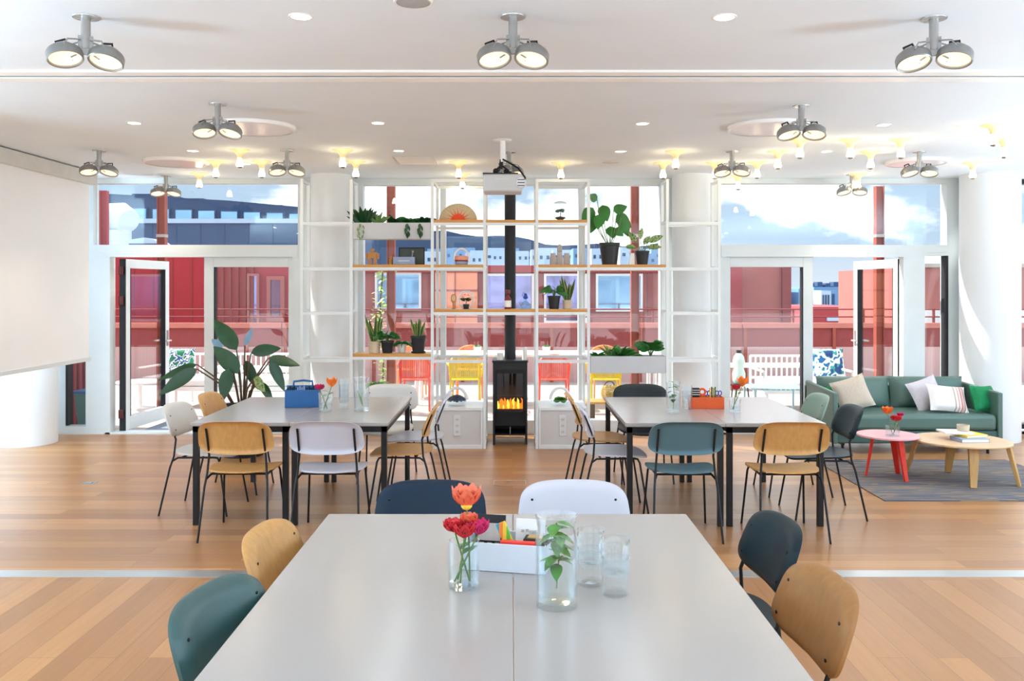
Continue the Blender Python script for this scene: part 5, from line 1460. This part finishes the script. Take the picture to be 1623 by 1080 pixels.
for u, lb, mc in ((757, 'small mint green cup on the terrace table, left of the stove', 'bin'), (866, 'small mint green cup on the terrace table, right of the stove', 'bin')):
    t = thing('terrace_cup', lb, 'cup', (X(u, 12.95), 12.95, DZ + .756)); MB().olathe([(.0005, 0), (.05, 0), (.06, .1), (.056, .1), (.047, .006), (.0005, .006)], 20).build('cup_wall', M['bottle'], t)
    rosette(MB(), 12, .06, .03, 61, .8, .2, (0, 0, .08), .02).build('succulent', M['leafp'], t)
t = thing('terrace_planter', 'white square planter with a grey-green succulent outside the middle window', 'planter', (X(598, 11.3), 11.3, DZ))
MB().box(-.2, .2, -.2, .2, 0, .42).build('planter_box', M['potw'], t, bev=.01)
MB().box(-.17, .17, -.17, .17, .42, .425).build('soil', M['soil'], t)
rosette(MB(), 26, .24, .05, 71, .8, .3, (0, 0, .42)).build('foliage', M['leafp'], t)
t = thing('climbing_plant', 'yellow-green climber growing beside the left middle post', 'plant', (X(604, 12.2), 12.25, DZ))
g = MB(); q = random.Random(3)
for k in range(170):
    z = .3 + 1.75 * k / 170; g.leaf((q.uniform(-.09, .09) + .05 * math.sin(z * 4), q.uniform(-.08, .08), z), (q.uniform(-1, 1), q.uniform(-1, .4), q.uniform(-.3, .8)), q.uniform(.06, .11), .05, .3, .2, 5)
g.build('foliage', M['leafp'], t); MB().tube([(0, 0, 0), (.03, 0, .8), (-.02, 0, 1.5), (.02, 0, 2.0)], .012, 6).build('stem', M['bark'], t)
t.children[0].data.materials[0] = mat('lime_leaf', (176, 206, 110), .5, 0, .2, 9)
MB().lathe([(.12, 0), (.15, .28), (.13, .28), (.0005, .25)], 20).build('pot', M['potw'], t)
t = thing('terrace_low_bench', 'low brown wooden bench outside the glass, carrying two golden lanterns', 'bench', (X(990, 11.1), 11.1, DZ))
for k in range(4): MB().box(-.5, .5, -.16 + k * .083, -.16 + k * .083 + .07, .27, .30).build('slat', M['oakx'], t)
for q in (-.42, .42): MB().box(q - .03, q + .03, -.14, .14, 0, .27).build('leg', M['bark'], t)
for u, lb, sc_ in ((966, 'golden wicker lantern on the low bench outside, below the yellow chair', 1), (1010, 'smaller golden wicker lantern on the low bench outside, behind the charcoal chair', .8)):
    t = thing('wicker_lantern', lb, 'lantern', (X(u, 11.1), 11.1, DZ + .301), 0, 'golden lanterns outside the glass')
    g = MB()
    for k in range(9): g.tube([((.07 + .035 * math.sin(PI * (k + .5) / 9)) * sc_ * math.cos(a * PI / 10), (.07 + .035 * math.sin(PI * (k + .5) / 9)) * sc_ * math.sin(a * PI / 10), (.012 + .02 * k) * sc_) for a in range(20)], .0075 * sc_, 6, True)
    for a in range(10): g.tube([((.068 + .035 * math.sin(PI * k / 8)) * sc_ * math.cos(a * PI / 5), (.068 + .035 * math.sin(PI * k / 8)) * sc_ * math.sin(a * PI / 5), .19 * sc_ * k / 8) for k in range(9)], .006 * sc_, 5)
    g.build('weave', M['gold'], t)
    MB().tube([(.06 * sc_ * math.cos(PI * k / 8), 0, (.19 + .05 * math.sin(PI * k / 8)) * sc_) for k in range(9)], .008 * sc_, 6).build('handle', M['bark'], t)
    MB().lathe([(.04 * sc_, 0), (.04 * sc_, .11 * sc_), (.0005, .11 * sc_)], 16).build('candle_cup', M['potb'], t)
# lounge set outside the left door
def bench(label, cx, y, w, patm, plab, pu, pw, ph, lath=True):
    t = thing('terrace_sofa', label, 'bench', (cx, y, DZ))
    g = MB()
    for z in (.40, .72): g.tube([(-w, .35, z), (w, .35, z)], .018, 8)
    for q in (-1, 1): g.tube([(q * w, .35, .72), (q * w, .35, .3), (q * w, -.35, .3), (q * w, -.35, .55), (q * w, .35, .55)], .018, 8)
    g.build('frame', M['out_white'], t)
    g = MB(); n = int(w * 2 / .075)
    for k in range(1, n): x = -w + 2 * w * k / n; g.box(x - .012, x + .012, .345, .355, .3, .72)
    g.build('back_slats', M['out_white'], t)
    MB().box(-w, w, -.36, .33, .24, .3).build('seat_deck', M['out_white'], t)
    MB().box(-w + .03, w - .03, -.35, .26, .301, .42).build('seat_cushion', M['paper'], t, bev=.04)
    for a in (-w + .05, w - .05):
        for b_ in (-.32, .32): MB().tube([(a, b_, 0), (a, b_, .25)], .02, 8).build('leg', M['out_white'], t)
    p = thing('throw_pillow', plab, 'cushion', (X(pu, y + .1), y + .12, DZ + .43 + ph / 2))
    o = MB().pillow(pw, ph, .14, 12, .06).build('cover', patm, p); o.matrix_local = Matrix.Rotation(PI / 2 - .3, 4, 'X')
bench('white slatted terrace sofa outside the open left door', -4.05, 12.95, .85, M['pat'], 'green leaf-print cushion on the left terrace sofa', 285, .42, .40)
t = thing('terrace_side_table', 'low round white table outside, seen through the open left door leaf', 'table', (X(222, 12.6), 12.6, DZ))
MB().lathe([(.0005, .36), (.32, .36), (.33, .37), (.32, .385), (.0005, .385)], 32).build('tabletop', M['out_white'], t)
MB().lathe([(.2, 0), (.2, .012), (.03, .03), (.03, .36)], 20).build('pedestal', M['out_white'], t)
bench('white slatted terrace sofa outside the open right door', 4.15, 12.6, .62, M['patw'], 'large leaf-print cushion on the right terrace sofa', 1312, .50, .42)
t = thing('terrace_side_table', 'blue-grey slatted low table outside the closed right door', 'table', (X(1228, 11.6), 11.6, DZ))
g = MB()
for k in range(12): g.box(-.36 + k * .06, -.36 + k * .06 + .045, -.3, .3, .4, .42)
g.build('slat_top', M['out_grey'], t)
for a in (-.33, .33):
    for q in (-.27, .27): MB().tube([(a, q, 0), (a, q, .4)], .014, 8).build('leg', M['out_grey'], t)
t = thing('terrace_stool', 'dark metal plant stand outside the closed right door, under the pale bottle', 'stand', (X(1171, 12.3), 12.3, DZ))
MB().lathe([(.0005, .36), (.16, .36), (.16, .38), (.0005, .38)], 24).build('top_disc', M['black'], t)
for k in range(3):
    a = k * 2.1; MB().tube([(.12 * math.cos(a), .12 * math.sin(a), .36), (.16 * math.cos(a), .16 * math.sin(a), 0)], .01, 6).build('leg', M['black'], t)
t = thing('tall_bottle', 'tall pale green bottle vase with a dark neck outside the closed right door', 'vase', (X(1171, 12.3), 12.3, DZ + .381))
MB().lathe([(.06, 0), (.085, .04), (.09, .14), (.065, .22), (.085, .3), (.07, .38), (.03, .43)], 24).build('body', M['bottle'], t); MB().lathe([(.032, .425), (.036, .47), (.0005, .472)], 16).build('neck', M['black'], t)
t = thing('terrace_bench', 'low pale bench along the parapet outside the closed right door', 'bench', (X(1215, 15), 14.9, DZ))
MB().box(-.75, .75, -.22, .22, .38, .43).build('seat', M['out_white'], t, bev=.005)
for a in (-.7, .7): MB().box(a - .03, a + .03, -.2, .2, 0, .38).build('leg', M['redrail'], t)
t = thing('terrace_bench', 'low pale bench along the parapet behind the big plant', 'bench', (X(408, 15), 14.9, DZ))
MB().box(-.85, .85, -.22, .22, .30, .38).build('seat', M['out_white'], t, bev=.005)
for a in (-.8, .8): MB().box(a - .03, a + .03, -.2, .2, 0, .3).build('leg', M['redrail'], t)

# ---------------------------------------------------------------- the town beyond
y = 40.0
t = thing('office_building', 'blue-grey office block with a long white-edged fascia in the upper left window', 'building', (X(340, y), y, -2)); cx = X(340, y)
a, b = X(203, y) - cx, X(545, y) - cx
MB().box(a, b, 0, 8, 0, Z(354, y) + 2).build('fascia', M['bluewall'], t)
MB().box(a - .1, b, -.1, .2, Z(354, y) + 2, Z(347, y) + 2).build('roof_edge', M['citywhite'], t)
g = MB()
for k in range(9): g.box(a + 1.1 * k, a + 1.1 * k + .03, -.02, 0, 0, Z(356, y) + 2)
g.build('panel_joints', M['blueroof'], t)
y2 = 46.0; a, b = X(165, y2) - cx, X(560, y2) - cx
g = MB().prism([(a, 0), (b, 0), (b, Z(336, y2) + 2), ((a + b) / 2, Z(318, y2) + 2), (a, Z(307, y2) + 2)], 0, 6).xf(Matrix.Translation((0, y2 - y, 0)) @ Matrix(((1, 0, 0, 0), (0, 0, 1, 0), (0, 1, 0, 0), (0, 0, 0, 1))))
g.build('upper_storey', M['blueroof'], t)
for k in range(9):
    u = 172 + k * 36; c = X(u, y2) - cx; d = X(u + 25, y2) - cx
    f = MB().box(c - .06, d + .06, y2 - y - .1, y2 - y, Z(354, y2) + 2, Z(328 + k * 1.2, y2) + 2).build('window_frame', M['bluewall'], t)
    MB().box(c, d, y2 - y - .15, y2 - y - .1, Z(353, y2) + 2, Z(330 + k * 1.2, y2) + 2).build('pane', M['blueglass'], f)
for k in range(7):
    u = 205 + k * 42; zz = Z(310 + (u - 205) * .085, y2) + 2
    MB().box(X(u, y2) - cx, X(u + 30, y2) - cx, y2 - y + .3, y2 - y + 1.5, zz - .3, zz + .12).build('roof_panel', M['blueroof'], t)
t = thing('roof_duct', 'round grey roof duct at the left of the blue-grey office block', 'duct', (X(190, 36), 36, -2))
MB().lathe([(.45, 0), (.45, Z(365, 36) + 2)], 20).build('duct_riser', M['concrete'], t)
MB().tube([(-.9, 0, Z(345, 36) + 2), (.15, -.1, Z(345, 36) + 2), (.5, -.3, Z(352, 36) + 2)], [.56, .6, .5], 24).build('duct_elbow', M['concrete'], t)
t = thing('roof_skylight', 'small white slatted skylight on the roof at the lower left of the upper left window', 'skylight', (X(225, 30), 30, -2))
MB().box(-.45, .5, 0, 1, 0, Z(386, 30) + 2).build('curb', M['bluewall'], t)
MB().prism([(-.55, 0), (.6, 0), (.4, .14), (.05, .2), (-.35, .14)], 0, 1).xf(Matrix.Translation((0, 0, Z(386, 30) + 2)) @ Matrix(((1, 0, 0, 0), (0, 0, 1, 0), (0, 1, 0, 0), (0, 0, 0, 1)))).build('cover', M['citywhite'], t)
t = thing('wooded_hill', 'dark blue wooded hill along the horizon behind the middle window', 'hill', (0, 260, -2))
g = MB(); n = 60; vs = []; fs = []
for k in range(n + 1):
    x = -150 + 300 * k / n; h = 2 + EYE + (76 + 10 * math.sin(k * .31) + 4 * math.sin(k * 1.3) + rnd.uniform(-1.5, 1.5)) * 260 / F * (1 if x < 45 else max(.0, 1 - (x - 45) / 14))
    vs += [(x, 0, 0), (x, 0, max(.1, h)), (x, 60, max(.1, h) * .8), (x, 60, 0)]
for k in range(n):
    for q in range(3): a = k * 4 + q; fs.append((a, a + 4, a + 5, a + 1))
g.add(vs, fs).build('slope', M['hill'], t)
q = random.Random(12); k = 0
for i in range(26):
    u = 680 + i * 14.5 + q.uniform(-4, 4); y = 90 + ((i * 11) % 26) * 6; w = q.uniform(20, 38) * y / F; zt = Z(q.uniform(392, 402), y)
    b, w2, z0 = bld('distant_building', 'pale distant town building below the blue hill', X(u, y) - w / 2, X(u, y) + w / 2, y, y + 5, zt, 'citywhite' if q.random() < .6 else 'cityblue', 'building', 'pale town buildings below the hill')
    g = MB(); nn = 3
    for c in range(nn): g.box(-w2 + w2 * 2 * (c + .3) / nn, -w2 + w2 * 2 * (c + .7) / nn, -.06, 0, (zt - z0) * .86, (zt - z0) * .91)
    g.build('window_band', M['bluewall'], b)
y = 60.0
for u0, u1, v, m, lb in ((1238, 1282, 450, 'cityblue', 'distant pale blue building right of the dull red one'), (1296, 1318, 458, 'cityblue', 'distant blue building at the left of the open right doorway'), (1318, 1334, 462, 'citywhite', 'distant bright white block in the middle of the open right doorway'), (1334, 1362, 461, 'cityblue', 'distant blue box building at the right of the open right doorway')):
    b, w, z0 = bld('distant_building', lb, X(u0, y), X(u1, y), y + (2 if m == 'citywhite' else 4), y + 12, Z(v, y), m)
    g = MB()
    for c in range(3): g.box(-w + w * .25 + w * .55 * c, -w + w * .5 + w * .55 * c, -.08, 0, Z(v + 12, y) - z0 - .5, Z(v + 6, y) - z0)
    g.build('window_band', M['bluewall'], b)
b, w, z0 = bld('distant_building', 'long blue-grey building with roof plant behind the open right doorway', X(1290, 70), X(1380, 70), 70, 80, Z(455, 70), 'cityblue')
g = MB()
for k in range(7): g.box(-w + 2 * w * k / 7, -w + 2 * w * (k + .6) / 7, 1, 2, Z(455, 70) - z0, Z(449 - (k % 2) * 2, 70) - z0)
g.build('roof_units', M['bluewall'], b)
b, w, z0 = bld('distant_building', 'low brick-red building below the blue blocks in the open right doorway', X(1275, 40), X(1375, 40), 40, 46, Z(487, 40), 'redcorr')
MB().box(-w * .3, w * .8, -.1, 0, Z(509, 40) - z0, Z(503, 40) - z0).build('pale_band', M['citywhite'], b)

# ---------------------------------------------------------------- sky, sun, camera
w = bpy.data.worlds.new('World'); sc.world = w; w.use_nodes = True
nt = w.node_tree; N = nt.nodes; L = nt.links; N.clear()
tc = N.new('ShaderNodeTexCoord'); sep = N.new('ShaderNodeSeparateXYZ'); L.new(tc.outputs['Generated'], sep.inputs[0])
gr = N.new('ShaderNodeValToRGB'); gr.color_ramp.elements[0].color = (.39, .44, .49, 1); gr.color_ramp.elements[0].position = .0
gr.color_ramp.elements[1].color = (.22, .35, .55, 1); gr.color_ramp.elements[1].position = .55
e = gr.color_ramp.elements.new(.05); e.color = (.295, .38, .475, 1)
L.new(sep.outputs['Z'], gr.inputs['Fac'])
ad = N.new('ShaderNodeMath'); ad.operation = 'ADD'; ad.inputs[1].default_value = .12; L.new(sep.outputs['Z'], ad.inputs[0])
dv = N.new('ShaderNodeVectorMath'); dv.operation = 'SCALE'
iv = N.new('ShaderNodeMath'); iv.operation = 'DIVIDE'; iv.inputs[0].default_value = .3; L.new(ad.outputs[0], iv.inputs[1])
mp = N.new('ShaderNodeMapping'); mp.inputs['Scale'].default_value = (1.15, 1.0, 2.2); mp.inputs['Location'].default_value = SKYLOC
L.new(tc.outputs['Generated'], mp.inputs['Vector'])
nz = N.new('ShaderNodeTexNoise'); nz.inputs['Scale'].default_value = 3.6; nz.inputs['Detail'].default_value = 7; nz.inputs['Roughness'].default_value = .52
L.new(mp.outputs[0], nz.inputs['Vector'])
cr = N.new('ShaderNodeValToRGB'); cr.color_ramp.elements[0].position = .44; cr.color_ramp.elements[1].position = .52
L.new(nz.outputs['Fac'], cr.inputs['Fac'])
mx = N.new('ShaderNodeMix'); mx.data_type = 'RGBA'; L.new(cr.outputs['Color'], mx.inputs['Factor']); L.new(gr.outputs['Color'], mx.inputs['A']); mx.inputs['B'].default_value = (1.12, 1.13, 1.14, 1)
bg = N.new('ShaderNodeBackground'); bg.inputs['Strength'].default_value = SKYS; L.new(mx.outputs['Result'], bg.inputs['Color'])
ou = N.new('ShaderNodeOutputWorld'); L.new(bg.outputs[0], ou.inputs['Surface'])
sl = bpy.data.lights.new('sun', 'SUN'); sl.energy = SUNE; sl.angle = math.radians(.6); sl.color = (1, .95, .86)
so = bpy.data.objects.new('sun', sl); COL.objects.link(so)
so.rotation_euler = Vector(SUNDIR).to_track_quat('Z', 'Y').to_euler(); so.location = (-10, 30, 30)
cam = bpy.data.cameras.new('camera'); co = bpy.data.objects.new('camera', cam); COL.objects.link(co)
cam.sensor_width = 36; cam.lens = 36 * F / 1623; cam.shift_y = -(540 - HV) / 1623; cam.clip_end = 2000; cam.clip_start = .05
co.location = (0, 0, EYE); co.rotation_euler = (PI / 2, 0, 0); sc.camera = co
sc.view_settings.view_transform = 'Standard'; sc.view_settings.look = 'None'; sc.view_settings.gamma = 1; sc.view_settings.use_curve_mapping = False
sc.view_settings.exposure = EXPO
c = sc.cycles
c.use_denoising = True; c.max_bounces = 10; c.diffuse_bounces = 5; c.glossy_bounces = 4; c.transparent_max_bounces = 24; c.transmission_bounces = 6
c.caustics_reflective = False; c.caustics_refractive = False; c.sample_clamp_indirect = 6; c.use_light_tree = True
